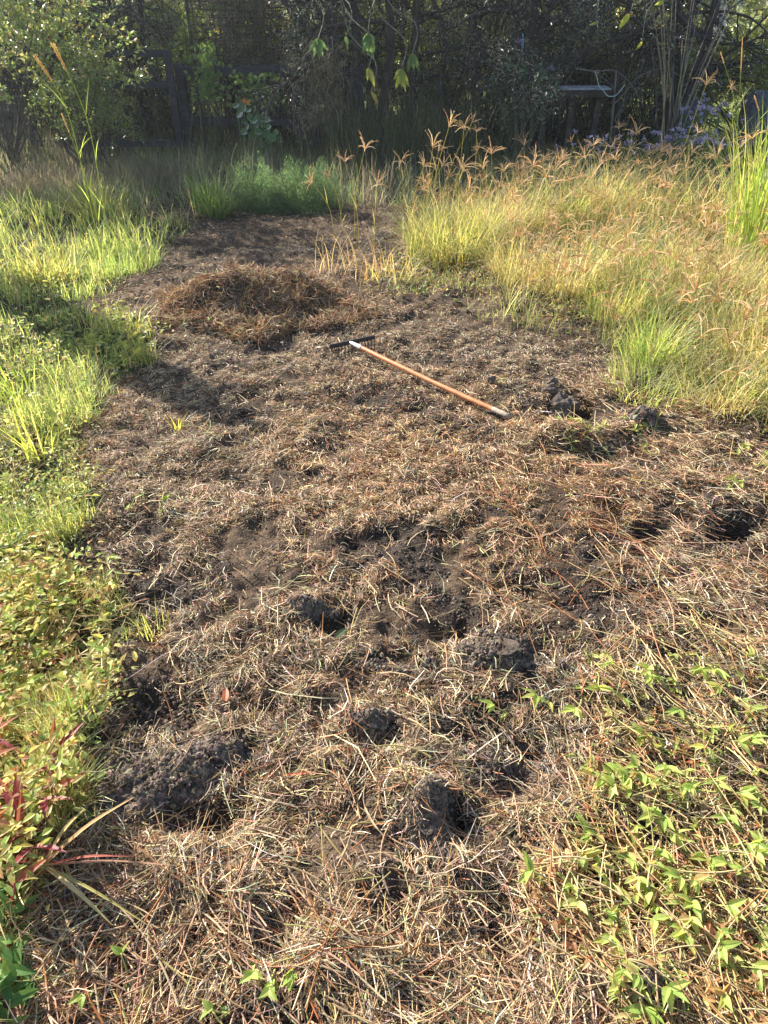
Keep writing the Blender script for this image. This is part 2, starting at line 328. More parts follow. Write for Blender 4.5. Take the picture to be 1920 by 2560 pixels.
# ------------------------------------------------------------------ ground sheet
def make_ground():
    ys = [.28]
    while ys[-1] < 11.5: ys.append(ys[-1]*1.0058+.0016)
    while ys[-1] < 700: ys.append(ys[-1]*1.08)
    ys = np.array([-200, -60, -20, -8, -3, -1.2, -.5, -.1, .15]+ys)
    u = np.linspace(-1, 1, 520); e = np.array([1.03, 1.1, 1.25, 1.6, 2.4, 4, 8, 20, 60]); u = np.concatenate([-e[::-1], u, e])
    Y = np.repeat(ys[:, None], len(u), 1); X = u[None]*(.72*np.clip(Y, .2, None)+.75)
    Z = H(X, Y)
    px, py = project(X, Y, Z)
    sm = soilmask(px, py, X, Y)
    # crumb relief in the bare soil
    gran = vn(X*70, Y*70, 61)*.6+vn(X*130, Y*130, 62)*.4
    Z = Z+np.where(Y < 6, sm*.010*(gran-.4), 0)+np.where(Y < 6, .006*(gran-.5), 0)
    soil = np.array([.05, .038, .03]); mulch = np.array([.15, .10, .06]); lawn = np.array([.045, .05, .02]); field = np.array([.16, .19, .05])
    n1 = fb(X*6, Y*6, 71)[..., None]; n2 = fb(X*25, Y*25, 72)[..., None]
    c = soil*(1-.75*n2)+mulch*(.75*n2); c = c*(.7+.6*n1)
    c = np.where((sm > .3)[..., None], soil*(.8+.4*n1), c)
    lw = inside(px, py, LAWN) & (Y > .3); c = np.where(lw[..., None], lawn*(.7+.6*n1), c)
    f = np.clip((Y-9)/4, 0, 1)[..., None]; c = c*(1-f)+field*(.6+.8*fb(X*.35, Y*.35, 73)[..., None])*f
    ny, nx = X.shape; i = np.arange(ny-1)[:, None]*nx+np.arange(nx-1)[None]
    Q = np.stack([i, i+1, i+1+nx, i+nx], -1).reshape(-1, 4)
    b = Bag().add(np.stack([X, Y, Z], -1).reshape(-1, 3), Q, col=c.reshape(-1, 3))
    structure('ground', b, M_soil, smooth=True)
make_ground()

# sampling of ground points by how large they show in the photo
def scatter(rng, n, x0, x1, y0, y1):
    px = rng.uniform(x0, x1, n)*DS; py = rng.uniform(y0, y1, n)*DS
    p = G(px, py); x, y = p[:, 0], p[:, 1]
    return px, py, x, y

# ------------------------------------------------------------------ straw mulch
STRAW = [(.52,.375,.225),(.74,.59,.40),(.26,.16,.09),(.40,.20,.09),(.40,.345,.27),(.48,.41,.19),(.09,.058,.038)]
def mulch():
    rng = np.random.default_rng(1); b = Bag()
    for n, y0, y1, Lr, wr, lift in ((330000, 700, 2420, (.010,.034), (.0013,.0028), .012), (330000, 430, 1150, (.012,.036), (.0016,.003), .016), (80000, 900, 2420, (.03,.11), (.0016,.0032), .018)):
        px, py, x, y = scatter(rng, n, -350, 2000, y0, y1)
        sm = soilmask(px, py, x, y); cl = fb(x*7, y*7, 81); cl2 = fb(x*2.2, y*2.2, 82)
        keep = rng.random(n) > np.clip(sm*1.0, 0, .95)
        hi = fb(x*8, y*8, 31, 2); keep &= rng.random(n) < np.clip(.05+3.4*(cl-.36)+.7*(cl2-.4)+1.6*(hi-.42)+.28*(y > 2.6), .03, 1)
        lw = inside(px+rng.normal(0, 14, n), py+rng.normal(0, 8, n), LAWN); keep &= ~(lw & (rng.random(n) > .12))
        me = inside(px, py, MEADOW); keep &= ~(me & (rng.random(n) > .35))
        px, py, x, y = px[keep], py[keep], x[keep], y[keep]; n = len(x)
        az = 2*PI*vn(x*2.6, y*2.6, 83)*1.6+rng.normal(0, .75, n)
        long_ = inside(px, py, LONGST); rust = inside(px+rng.normal(0, 40, n), py+rng.normal(0, 25, n), RUST)
        L = rng.uniform(*Lr, n)*np.where(long_, 1.5, 1)*np.exp(rng.normal(-.1, .45, n)); w = rng.uniform(*wr, n)*np.where(long_, 1.15, 1)
        far = np.clip(y/4.5, 1, 2.0); w = w*far**.4
        az = np.where(long_, rng.normal(-.75, .6, n)+(rng.random(n) < .3)*1.2, az)
        P = np.stack([x, y, H(x, y)+rng.random(n)**1.5*lift*(1+1.0*(cl2[keep]-.3))+.001], -1)
        c = pal(rng, n, STRAW, (32, 15, 24, 7, 7, 4, 14), .36)*.93
        c = np.where((rust & (rng.random(n) < .35))[:, None], pal(rng, n, [(.40,.17,.07),(.30,.11,.05),(.46,.36,.12),(.5,.3,.15)], (4,3,2,3)), c)
        warm = vn(x*1.1, y*1.1, 84)[:, None]; c = c*(1+(warm-.5)*np.array([.25, .05, -.15]))
        straw(b, P, L, w, az, rng.normal(0, .3, n)*np.where(rng.random(n) < .12, 2.2, .8), c, rng, 4, .7)
    o = stuff('straw_mulch', b, M_straw, 'chopped brown and tan dry grass mulch spread over dark raked soil', 'mulch')
mulch()
def long_straw():
    rng = np.random.default_rng(2); b = Bag()
    n = 5600; px, py, x, y = scatter(rng, n, -100, 1800, 800, 2350)
    sm = soilmask(px, py, x, y); lw = inside(px, py, LAWN); lg = inside(px, py, LONGST) | inside(px, py, SIDEW) | (py > 1900*DS); mid = (px > 700*DS) & (py > 1150*DS)
    keep = (~lw) & (rng.random(n) > sm*.85) & (rng.random(n) < np.where(lg, 1, np.where(mid, .4, .16)))
    px, py, x, y, lg = px[keep], py[keep], x[keep], y[keep], lg[keep]; n = len(x)
    L = rng.uniform(.05, .2, n)*np.where(lg, 1.1, .8); w = rng.uniform(.0016, .0042, n)
    az = rng.normal(-.8, .7, n)+(rng.random(n) < .4)*rng.uniform(0, 3, n)
    P = np.stack([x, y, H(x, y)+rng.uniform(.006, .026, n)], -1)
    c = pal(rng, n, [(.54,.37,.22),(.68,.52,.34),(.34,.19,.10),(.42,.18,.08),(.48,.41,.16)], (10,9,4,2.4,2), .2)
    straw(b, P, L, w, az, rng.normal(0, .12, n), c*.88, rng, 7, .22, tube=True)
    stuff('straw_stalks', b, M_straw, 'long pale and rusty dead grass stalks lying across the mulch', 'straw')
long_straw()
def heap():
    rng = np.random.default_rng(3); b = Bag(); c0 = G(575*DS, 672*DS); n = 16000
    r = np.sqrt(rng.random(n))*1.15; a = rng.uniform(0, 2*PI, n); x = c0[0]+r*np.cos(a)*.56; y = c0[1]+r*np.sin(a)*.38; rg = .5+1.0*fb(np.cos(a)*2.2+5, np.sin(a)*2.2+5, 113, 3); x = c0[0]+(x-c0[0])*rg; y = c0[1]+(y-c0[1])*rg
    z = H(x, y)+rng.random(n)**2*.05
    az = a+PI/2*rng.choice([0, 1], n)+rng.normal(0, .8, n)
    c = pal(rng, n, STRAW, (24, 8, 32, 16, 4, 4, 20), .3)*.85
    straw(b, np.stack([x, y, z], -1), rng.uniform(.04, .17, n), rng.uniform(.0025, .0045, n), az, rng.normal(0, .6, n), c, rng, 5, .8)
    o = b.build('straw_heap', M_straw, off=(c0[0], c0[1], 0)); o.location = (c0[0], c0[1], 0)
    tag(o, 'raked up heap of brown dead grass behind the rake', 'straw heap')
heap()

# ------------------------------------------------------------------ crumbled soil
def soil_cols(rng, n): return pal(rng, n, [(.135,.105,.082),(.08,.062,.049),(.20,.16,.125)], (4,3,2), .2)
def loose():
    rng = np.random.default_rng(4); b = Bag(); n = 150000
    px, py, x, y = scatter(rng, n, -100, 1760, 480, 2380); sm = soilmask(px, py, x, y)
    keep = rng.random(n) < np.clip(sm*.75+.05, 0, .85); keep &= ~inside(px, py, LAWN)
    x, y = x[keep], y[keep]; n = len(x); r = np.exp(rng.normal(math.log(.0032), .4, n))*np.clip(y/2.5, 1, 1.6)
    crumbs(b, np.stack([x, y, H(x, y)+r*.5], -1), r, soil_cols(rng, n), rng)
    stuff('soil_crumbs', b, M_crumb, 'loose dark soil crumbs scattered between the straw', 'soil')
loose()
def soil_pile(px, py, rx, ry, h, label, seed, n=700, big=.008):
    rng = np.random.default_rng(seed); c = G(px*DS, py*DS); b = Bag()
    r = np.sqrt(rng.random(n)); a = rng.uniform(0, 2*PI, n); lob = 1+.25*np.sin(a*3+seed)+.15*np.sin(a*5+seed*2)
    x = c[0]+r*np.cos(a)*rx*lob; y = c[1]+r*np.sin(a)*ry*lob
    z = H(x, y)+h*np.clip(1-r*r, 0, 1)*rng.uniform(.3, 1.0, n)*.7
    n2 = n*5; r = np.concatenate([r, np.sqrt(rng.random(n2))*1.25]); a = np.concatenate([a, rng.uniform(0, 2*PI, n2)]); lob = 1+.25*np.sin(a*3+seed)+.15*np.sin(a*5+seed*2)
    x = c[0]+r*np.cos(a)*rx*lob; y = c[1]+r*np.sin(a)*ry*lob; z = H(x, y)+h*.65*np.clip(1-r*r*.8, 0, 1)*(.2+.95*vn(x*45, y*45, seed))+.002
    rr = np.concatenate([np.exp(rng.normal(math.log(big*.85), .3, n)), np.exp(rng.normal(math.log(big*.5), .35, n2))])
    z[:n] -= rr[:n]*.3; n = n+n2
    crumbs(b, np.stack([x, y, z], -1), rr, soil_cols(rng, n), rng)
    # knobbly core
    V = IV2.copy(); k = .9+.25*(fb(V[:,0]*3+seed, V[:,1]*3+V[:,2]*2, 5)-.5)*2; V = V*k[:, None]*np.array([rx*.6, ry*.6, h*.2])+np.array([c[0], c[1], float(H(c[0], c[1]))])
    b.add(V, tris=IF2, col=(.12,.094,.076))
    o = b.build('soil_mound', M_crumb, off=(c[0], c[1], 0)); o.location = (c[0], c[1], 0)
    tag(o, label, 'soil mound', 'crumbly soil mounds on the mulch')
soil_pile(300,1700,.14,.085,.026,'widest dark crumbly soil mound, beside the red leaves at left',1,1500)
soil_pile(385,1665,.07,.035,.03,'lumpy soil mound on the rim above the left hole',2,350,.009)
soil_pile(460,1625,.065,.035,.03,'rounded soil mound on straw, above and right of the widest mound',3,420)
soil_pile(925,1770,.065,.075,.035,'pale brown crumbly soil mound left of the deep central hole',4,1100,.0065)
soil_pile(1395,2105,.06,.045,.035,'knobbly grey soil mound among green weeds in the bottom right corner',5,520,.008)
soil_pile(800,1565,.05,.03,.03,'small lumpy soil mound amid pale straw, lower middle',6,220,.009)
soil_pile(668,1328,.06,.025,.04,'smooth dark soil mound just above the lone green leaf',7,220,.010)
soil_pile(1070,1420,.13,.07,.02,'flat broken soil mound under yellow green stems, right of centre',8,520,.008)
soil_pile(590,2010,.03,.03,.03,'small dark soil mound in a gap at the bottom, above the green seedlings',9,180,.008)
soil_pile(1385,925,.09,.06,.03,'low dark soil mound among small green weeds, right of the rake handle end',10,240,.013)
soil_pile(1130,1650,.12,.08,.02,'scattered dark soil mound left of the yellowing weeds',11,700,.007)
soil_pile(870,1445,.09,.04,.018,'thin soil mound on straw right of the lone green leaf',12,260,.007)
def clod(px, py, r, label, seed, dz=0):
    rng = np.random.default_rng(seed); c = G(px*DS, py*DS); V = IV2.copy()
    k = 1+.5*(fb(V[:,0]*1.6+seed*3, V[:,1]*1.6+V[:,2]*1.9, seed)-.5)*2+.34*(np.abs(fb(V[:,0]*3.1+V[:,2]*2.3+9, V[:,1]*3.3+V[:,2]*1.7+seed, seed+9)-.5)*2-.25)+.30*(fb(V[:,0]*8+V[:,2]*6, V[:,1]*8+V[:,2]*3+seed, seed+19)-.5)
    V = V*k[:, None]*r*np.array([rng.uniform(.9, 1.2), rng.uniform(.8, 1.1), rng.uniform(.8, 1.1)])
    loc = (c[0], c[1], float(H(c[0], c[1]))+r*.4+dz)
    o = Bag().add(V, tris=IF2, col=(.125,.102,.085)).build('soil_clod', M_crumb); o.location = loc
    tag(o, label, 'soil clod', 'clods of soil beside the rake handle end')
clod(1212,885,.062,'largest grey soil clod at the edge of the dark pit',21)
clod(1185,868,.038,'mid sized soil clod touching the largest clod on its left',22,.01)
clod(1188,858,.024,'smallest round soil clod, topmost of the three by the pit',23,.05)
clod(1215,912,.035,'dark soil clod in front of the largest clod, above green leaves',24)
clod(1060,838,.026,'small soil clod on straw above the middle of the rake handle',25)

# ------------------------------------------------------------------ garden rake
def rake():
    hh = .075
    A = np.append(G(872, 848+20), 0); A = np.append(G(873, 850, hh), hh)      # socket nose on the head bar
    E = np.append(G(1275, 1047, .03), .03+.0)
    A[2] += float(H(A[0], A[1]))*.6; E[2] = float(H(E[0], E[1]))+.032
    b0 = np.append(G(819, 860, A[2]), A[2]); b1 = np.append(G(927, 837, A[2]), A[2])
    mid = (b0+b1)/2; bd = unit(b1-b0); mid = A+bd*0
    t = thing('garden_rake', 'garden rake with orange brown wooden handle lying tines down on the mulch', 'rake', (A[0], A[1], 0))
    o0 = np.array([A[0], A[1], 0]); d = unit(E-A); Lh = np.linalg.norm(E-A)
    half0 = np.linalg.norm(b0-A); half1 = np.linalg.norm(b1-A); rz = math.atan2(bd[1], bd[0])
    tot = half0+half1; c = A+bd*(half1-half0)/2
    hb = Bag(); box(hb, c+np.array([0,0,-.002]), (tot, .010, .026), (.05,.045,.045), rz, .001); head = hb.build('rake_head', M_iron, t, o0)
    fwd = np.array([bd[1], -bd[0], 0]); fwd = fwd if fwd[1] < 0 else -fwd
    for k in range(14):
        p = c+bd*(-tot/2+.006+(tot-.012)*k/13)
        pts = smoothpath([p+[0,0,.0]+fwd*0, p+fwd*.012+[0,0,-.016], p+fwd*.012+[0,0,-.045], p+fwd*.004+[0,0,-.078]], 7)
        tb = Bag(); tube1(tb, pts, np.linspace(.0036, .0016, 7), (.04,.037,.038), 5); tb.build('tine', M_iron, head, o0, smooth=True)
    fb_ = Bag(); tube1(fb_, [A-d*.0, A+d*.012, A+d*.03, A+d*.10, A+d*.102, A+d*.108], [.006, .0095, .0125, .014, .0148, .0148], (.52,.52,.53), 14); fb_.build('ferrule', M_steel, t, o0, smooth=True)
    nb = Bag(); tube1(nb, [A+d*.004-[0,0,.012], A+d*.002, A+d*.02], [.005,.006,.006], (.25,.25,.26), 8); nb.build('socket_neck', M_steel, t, o0, smooth=True)
    n = 40; tt = np.linspace(0, 1, n); s = (.108+(Lh-.108)*tt)[:, None]; P = A+d*s; P[:, 2] -= np.sin(tt*PI)*.006
    rad = .0126+.0006*np.sin(tt*9); cols = np.tile([.55,.215,.085], (n, 1)); 
    for q, w in ((.05,.8),(.12,.7),(.9,.85)): cols *= (1-(1-w)*np.exp(-((tt-q)/.015)**2))[:, None]
    hbg = Bag(); k1 = int(n*.885)
    pp = smoothpath(P[:k1+1], 160); sd_ = 20; an = np.arange(sd_); ss = np.linspace(0, 1, 160); gr = .72+.5*fb(an[None, :]*1.7+0*ss[:, None], ss[:, None]*9+an[None, :]*.3, 88, 3); gr = gr*(1-.35*np.clip((vn(ss*14, ss*3, 89)-.7)*4, 0, 1))[:, None]; cc = (np.array([.56,.215,.085])*gr[..., None])
    cc = cc*(1-.5*np.clip((fb(ss[:, None]*30+an[None]*.0, an[None]*.9+0*ss[:, None], 90)-.62)*6, 0, 1))[..., None]; tubes(hbg, pp[None], np.interp(ss, np.linspace(0, 1, k1+1), rad[:k1+1])[None], cc.reshape(-1, 3), sd_); hbg.build('handle', M_wood, t, o0, smooth=True)
    gb = Bag(); pg = P[k1:]; rg = np.append(rad[k1:]-.0002, .0001); pg = np.concatenate([pg, pg[-1:]+d*.002]); tubes(gb, pg[None], rg[None], np.array([[.42,.34,.27]]), 16); gb.build('handle_end', M_timber, t, o0, smooth=True)
rake()
def caught():
    rng = np.random.default_rng(29); c = G(873, 862); n = 150; b = Bag(); x = c[0]+rng.normal(0, .10, n); y = c[1]+rng.normal(-.02, .035, n)
    straw(b, np.stack([x, y, H(x, y)+rng.uniform(.005, .05, n)], -1), rng.uniform(.03, .11, n), rng.uniform(.002, .004, n), rng.uniform(0, PI, n), rng.normal(0, .4, n), pal(rng, n, STRAW, (4,3,2,1,1,1,1)), rng, 5, .7)
    e = G(1275, 1047); d = e-c; f = rng.random(26)**.7; m = 26; x = c[0]+d[0]*f; y = c[1]+d[1]*f
    straw(b, np.stack([x, y, H(x, y)*.4+.055-.01*f], -1), rng.uniform(.04, .10, m), rng.uniform(.002, .003, m), rng.uniform(0, PI, m), rng.normal(0, .25, m), pal(rng, m, STRAW, (4,3,2,1,1,1,1)), rng, 5, .6)
    stuff('caught_straw', b, M_straw, 'bits of straw caught in the rake tines and along its handle', 'straw')
caught()

# ------------------------------------------------------------------ left lawn and weeds
GREEN = [(.27,.36,.085),(.40,.48,.11),(.16,.24,.06),(.50,.52,.16),(.58,.50,.24),(.42,.31,.16)]
def lawn():
    rng = np.random.default_rng(6); b = Bag(); n = 130000
    px, py, x, y = scatter(rng, n, -420, 480, 440, 2380); e1 = (fb(x*7, y*7, 97)-.5)*130; keep = inside(px+rng.normal(0, 12, n)+e1, py+rng.normal(0, 9, n), LAWN)
    px, py, x, y = px[keep], py[keep], x[keep], y[keep]; n = len(x)
    tall = fb(x*2.6, y*2.6, 91); thin = fb(x*9, y*9, 92); k = rng.random(n) < np.clip(.1+3.4*(thin-.36), .05, 1); x, y, tall = x[k], y[k], tall[k]; py = py[k]; px = px[k]; n = len(x)
    hgt = np.clip(.03+.36*(tall-.32)+.10*(thin[k]-.5), .02, .22)*np.where(y > 5.0, 1.5, 1)*np.where(py > 1200*DS, .7, 1)
    L = hgt*rng.uniform(.5, 1.5, n); w = rng.uniform(.0020, .0042, n)*np.clip(y/3, 1, 1.9)
    low = py > 1200*DS; c = pal(rng, n, GREEN, (6,7,5,5,2,1.5), .22)
    c = np.where((low & (rng.random(n) < .35))[:, None], pal(rng, n, [(.45,.38,.16),(.42,.30,.13),(.4,.36,.1)], (1,1,1)), c)
    P = np.stack([x, y, H(x, y)-.004], -1)
    blades(b, P, L, w, rng.uniform(0, 2*PI, n), rng.uniform(.05, .8, n), rng.uniform(.2, 1.6, n), c, 4)
    stuff('lawn_grass', b, M_grass, 'bright green short grass along the left edge of the cleared ground', 'grass')
    b = Bag(); n = 42000; px, py, x, y = scatter(rng, n, -420, 560, 500, 2380); keep = inside(px-15+rng.normal(0, 26, n)+(fb(x*7, y*7, 98)-.5)*120, py+rng.normal(0, 16, n), LAWN)
    pat = fb(x*1.7, y*1.7, 95)+.10*((px > 180*DS) & (py > 650*DS) & (py < 900*DS))+.12*((py > 600*DS) & (py < 860*DS))+.12*(py > 1220*DS)-.15*(py < 590*DS); keep &= rng.random(n) < np.clip((pat-.44)*4, .04, .8)
    px, py, x, y = px[keep], py[keep], x[keep], y[keep]; n = len(x)
    P = np.stack([x, y, H(x, y)+rng.uniform(.01, .12, n)*(.2+1.5*vn(x*6, y*6, 96))], -1); a = rng.uniform(0, 2*PI, n); e = rng.uniform(-.3, .7, n)
    D = np.stack([np.cos(a)*np.cos(e), np.sin(a)*np.cos(e), np.sin(e)], -1); low = (py > 1200*DS)
    c = pal(rng, n, [(.31,.41,.10),(.48,.52,.13),(.19,.28,.07),(.58,.55,.17),(.46,.30,.14)], (6,5,3,3,.8), .2)
    c = np.where((low & (rng.random(n) < .35))[:, None], pal(rng, n, [(.52,.44,.15),(.42,.24,.10),(.56,.52,.18),(.30,.13,.07)], (3,1.6,4,.8)), c)
    s = np.where(low, 1.15, 1.0)*np.clip(y/3, .9, 1.5)
    bigleaves(b, P, D, rng.uniform(.014, .034, n)*s, rng.uniform(.009, .018, n)*s, c, rng, 4, .4)
    stuff('leafy_ground_cover', b, M_leaf, 'small round leaved yellow green weeds spread through the lawn at left', 'weeds')
    b = Bag(); n = 3500; px, py, x, y = scatter(rng, n, -300, 330, 900, 2380); keep = inside(px, py, LAWN); x, y = x[keep], y[keep]; n = len(x)
    P = np.stack([x, y, H(x, y)+rng.uniform(.02, .07, n)], -1); c = pal(rng, n, [(.5,.38,.2),(.42,.2,.09),(.45,.4,.15),(.3,.12,.07)], (4,2,3,1))
    straw(b, P, rng.uniform(.05, .18, n), rng.uniform(.0018, .0036, n), rng.uniform(0, 2*PI, n), rng.normal(.1, .4, n), c, rng, 5, .5)
    stuff('dry_stems', b, M_straw, 'thin dry runners tangled in the weeds at the left edge', 'dry stems')
lawn()

# ------------------------------------------------------------------ right meadow
def meadow():
    rng = np.random.default_rng(7); b = Bag(); n = 36000
    px, py, x, y = scatter(rng, n, 760, 2100, 400, 1120); keep = inside(px+rng.normal(0, 14, n), py+rng.normal(0, 10, n), MEADOW)
    px, py, x, y = px[keep], py[keep], x[keep], y[keep]; n = len(x)
    cl = fb(x*2.2, y*2.2, 101); front = np.clip((y-4.3)/1.6, 0, 1)
    # height rises from the raked edge to the back
    dedge = np.clip((6.9-.55*(x-.1)-y), -3, 3)
    k = rng.random(n) < np.clip(.10+3.6*(cl-.38), .03, 1)*np.clip(1.25-.25*np.clip(y-6.5, 0, 2), .5, 1); x, y, cl, px, py, dedge = x[k], y[k], cl[k], px[k], py[k], dedge[k]; n = len(x)
    inn = ((px > 1080*DS) | (py < 560*DS))
    hg = np.where(inn, .36, .085)*(.55+.9*cl)*np.where((py < 470*DS), .8, 1); hg = np.where((px > 1380*DS) & (py > 760*DS), hg*.7, hg)
    L = hg*rng.uniform(.4, 1.5, n)*(.55+.9*fb(x*4.5, y*4.5, 109, 2)); w = rng.uniform(.002, .0046, n)
    gold = np.clip(1.5-np.abs(px/DS-1180)/170, 0, 1)*np.clip(1.6-np.abs(py/DS-650)/100, 0, 1)
    c = pal(rng, n, [(.32,.38,.09),(.46,.45,.13),(.58,.49,.22),(.18,.26,.07),(.64,.54,.30),(.46,.33,.14)], (6,6,5,5,4,2), .3)
    c = np.where((rng.random(n) < gold*.5)[:, None], pal(rng, n, [(.60,.44,.19),(.52,.33,.15),(.6,.50,.26)], (4,2,3)), c)
    P = np.stack([x, y, H(x, y)-.005], -1)
    blades(b, P, L, w, rng.uniform(0, 2*PI, n), rng.uniform(0, .8, n), rng.gamma(1.7, .85, n), c*.35+np.array([.15,.23,.05])*.65, 7, 0.0, c)
    stuff('meadow_grass', b, M_grass, 'tall golden and yellow green grass filling the right side', 'grass')
    b = Bag(); n = 26000; px, py, x, y = scatter(rng, n, 700, 2100, 560, 1120); 
    keep = inside(px+rng.normal(0, 25, n), py+rng.normal(0, 18, n)+20, MEADOW); patch = fb(x*2.5, y*2.5, 105)+.12*((px < 1010*DS) & (px > 780*DS)); keep &= rng.random(n) < np.clip((patch-.42)*4, .05, 1)
    x, y, px = x[keep], y[keep], px[keep]; n = len(x); P = np.stack([x, y, H(x, y)+rng.uniform(.01, .13, n)*(.4+vn(x*5, y*5, 106))], -1); a = rng.uniform(0, 2*PI, n); e = rng.uniform(-.3, .8, n)
    c = pal(rng, n, [(.22,.30,.06),(.34,.38,.09),(.50,.40,.14),(.45,.26,.10),(.14,.22,.05)], (4,4,3,3,2))
    bigleaves(b, P, np.stack([np.cos(a)*np.cos(e), np.sin(a)*np.cos(e), np.sin(e)], -1), rng.uniform(.018, .04, n), rng.uniform(.009, .018, n), c, rng, 4, .4)
    stuff('creeping_weeds', b, M_leaf, 'low creeping green and ginger weeds at the foot of the tall grass', 'weeds')
meadow()
# seed stalks: fingers of pale spikes on thin stems
def head_mesh(seed):
    rng = np.random.default_rng(seed); age = rng.uniform(.55, 1.0); b = Bag(); n = rng.integers(7, 12)
    az = np.arange(n)*2*PI/n+rng.normal(0, .3, n); L = rng.uniform(.08, .145, n); K = 9; t = np.linspace(0, 1, K)
    ph0 = rng.uniform(.15, 1.1, n); dr = rng.uniform(.4, 1.5, n)
    phi = ph0[:, None]+dr[:, None]*t[None]**1.3; hd = np.stack([np.cos(az), np.sin(az), 0*az], -1)
    step = (L/(K-1))[:, None, None]*(np.sin(phi)[..., None]*hd[:, None]+np.cos(phi)[..., None]*np.array([0, 0, 1.]))
    C = np.concatenate([np.zeros((n, 1, 3)), np.cumsum(step[:, :-1], 1)], 1)
    R = .0012+.0010*np.sin(PI*np.clip(t+.1, 0, 1))[None]*np.ones((n, 1)); c = pal(rng, n, [(.80,.60,.38),(.88,.72,.48),(.66,.47,.28)], (3,3,1), .1)*age
    tubes(b, C, R, c, 3)
    # bristling spikelets along each finger
    m = 26; i = np.repeat(np.arange(n), m); f = rng.random(n*m)*(K-1.01); a0 = f.astype(int); fr = (f-a0)[:, None]; P = C[i, a0]*(1-fr)+C[i, a0+1]*fr
    T = unit(C[i, a0+1]-C[i, a0]); D = T+rng.normal(0, .45, (n*m, 3)); diamonds(b, P, D, rng.uniform(.006, .011, n*m), .0020, c[i]*1.05, rng)
    me = b.build('seed_head', M_seed); d = me.data; bpy.data.objects.remove(me); return d
HEADS = [head_mesh(200+i) for i in range(14)]
def stalk(px, py, Y, rng, label, group, col=(.45,.42,.14), hs=1.0, name='grass_stalk'):
    top = AY(px, py, Y); x0 = top[0]+rng.normal(0, .10); y0 = top[1]+rng.normal(0, .10); z0 = float(H(x0, y0))
    if top[2]-z0 < .12: return
    t = thing(name, label, 'grass', (x0, y0, z0), group)
    loc = top-np.array([x0, y0, z0]); m = loc*.5+np.array([-loc[0]*.3, -loc[1]*.3, .02]); P = smoothpath([(0,0,0), m, loc], 8)
    b = Bag(); tube1(b, P, np.linspace(.0026, .0014, 8), col, 4)
    for k in range(rng.integers(1, 4)):
        i = rng.integers(1, 5); blades(b, P[i][None], rng.uniform(.12, .25, 1), .005, rng.uniform(0, 6, 1), rng.uniform(.2, .6, 1), rng.uniform(.3, 1.6, 1), np.array([col])*1.05, 5)
    b.build('stem', M_grass, t)
    h = bpy.data.objects.new('seed_head', HEADS[rng.integers(len(HEADS))]); COL.objects.link(h); h.parent = t; h.location = loc
    d = unit(P[-1]-P[-2]); h.rotation_euler = Vector(d).to_track_quat('Z', 'Y').to_euler(); h.rotation_euler.z += rng.uniform(0, 6)*0; s = hs*rng.uniform(.65, 1.45); h.scale = (s, s, s)
HP = [(280,550),(345,555),(380,530),(400,570),(235,655),(75,700),(405,655),(465,665),(605,630),(810,615),(905,630),(1015,555),(1090,580),(870,680),(1355,575),(690,690),(640,720),(770,690),(980,640),(1060,650),
      (1140,670),(1200,655),(1235,700),(1290,665),(1330,660),(1395,690),(1440,690),(1000,690),(930,705),(740,740),(600,730),(520,740),(560,720),(830,720),(1100,710),(1160,730),(1300,730),(1500,720),(1540,640),(1590,600),
      (250,720),(210,640),(330,730),(430,730),(170,720),(1390,370),(1495,385),(1640,700),(1600,730),(1250,760),(1050,760),(700,770),(900,770),(800,780),(1380,760),(1450,770),(620,780),(1550,780)]
rng = np.random.default_rng(8); random.seed(3)
UNIQ = {(1015,555):'fan shaped seed stalk reaching highest in the middle of the golden grass', (1355,575):'upright straw coloured seed stalk standing clear in front of the mauve flowers',
        (280,550):'leftmost of the three star shaped seed stalks above the yellow tussock', (380,530):'highest of the star shaped seed stalks above the yellow tussock', (75,700):'drooping seed stalk leaning out left of the yellow tussock',
        (1390,370):'tall thin seed stalk in front of the dark hedge', (1495,385):'second tall seed stalk before the dark hedge, nearer the right edge'}
for cx, cy in HP:
    u = UNIQ.get((cx, cy))
    stalk(960+.5787*cx, .5787*cy, rng.uniform(6.2, 7.6) if cy > 500 else rng.uniform(7.2, 7.8), rng, u or 'pinkish tan finger shaped seed stalk in the top fringe of the golden meadow', 'seed stalks along the top of the meadow')
for cx, cy in ((1575,645),(1490,700),(1425,770),(1350,790),(1630,800)):
    stalk(.5787*cx, .5787*cy, rng.uniform(6.0, 6.6), rng, {1575:'highest seed stalk left of the meadow, over dark shade',1490:'second highest seed stalk left of the meadow',1425:'seed stalk above the feathery bush, right of the leftmost one',1350:'leftmost seed stalk, above the feathery green bush',1630:'low pale seed stalk between the feathery bush and the yellow tussock'}[cx], 'seed stalks along the top of the meadow')
for i in range(95):
    for _ in range(30):
        x, y = rng.uniform(880, 1690)*DS, rng.uniform(400, 640)*DS
        if y > (360+.05*(x/DS-880))*DS: break
    Y = np.interp(y, [400*DS, 700*DS], [6.9, 4.9])+rng.uniform(-.5, .3)
    stalk(x, y, Y, rng, 'pale seed stalk drooping inside the golden meadow', 'seed stalks inside the meadow', hs=.9)

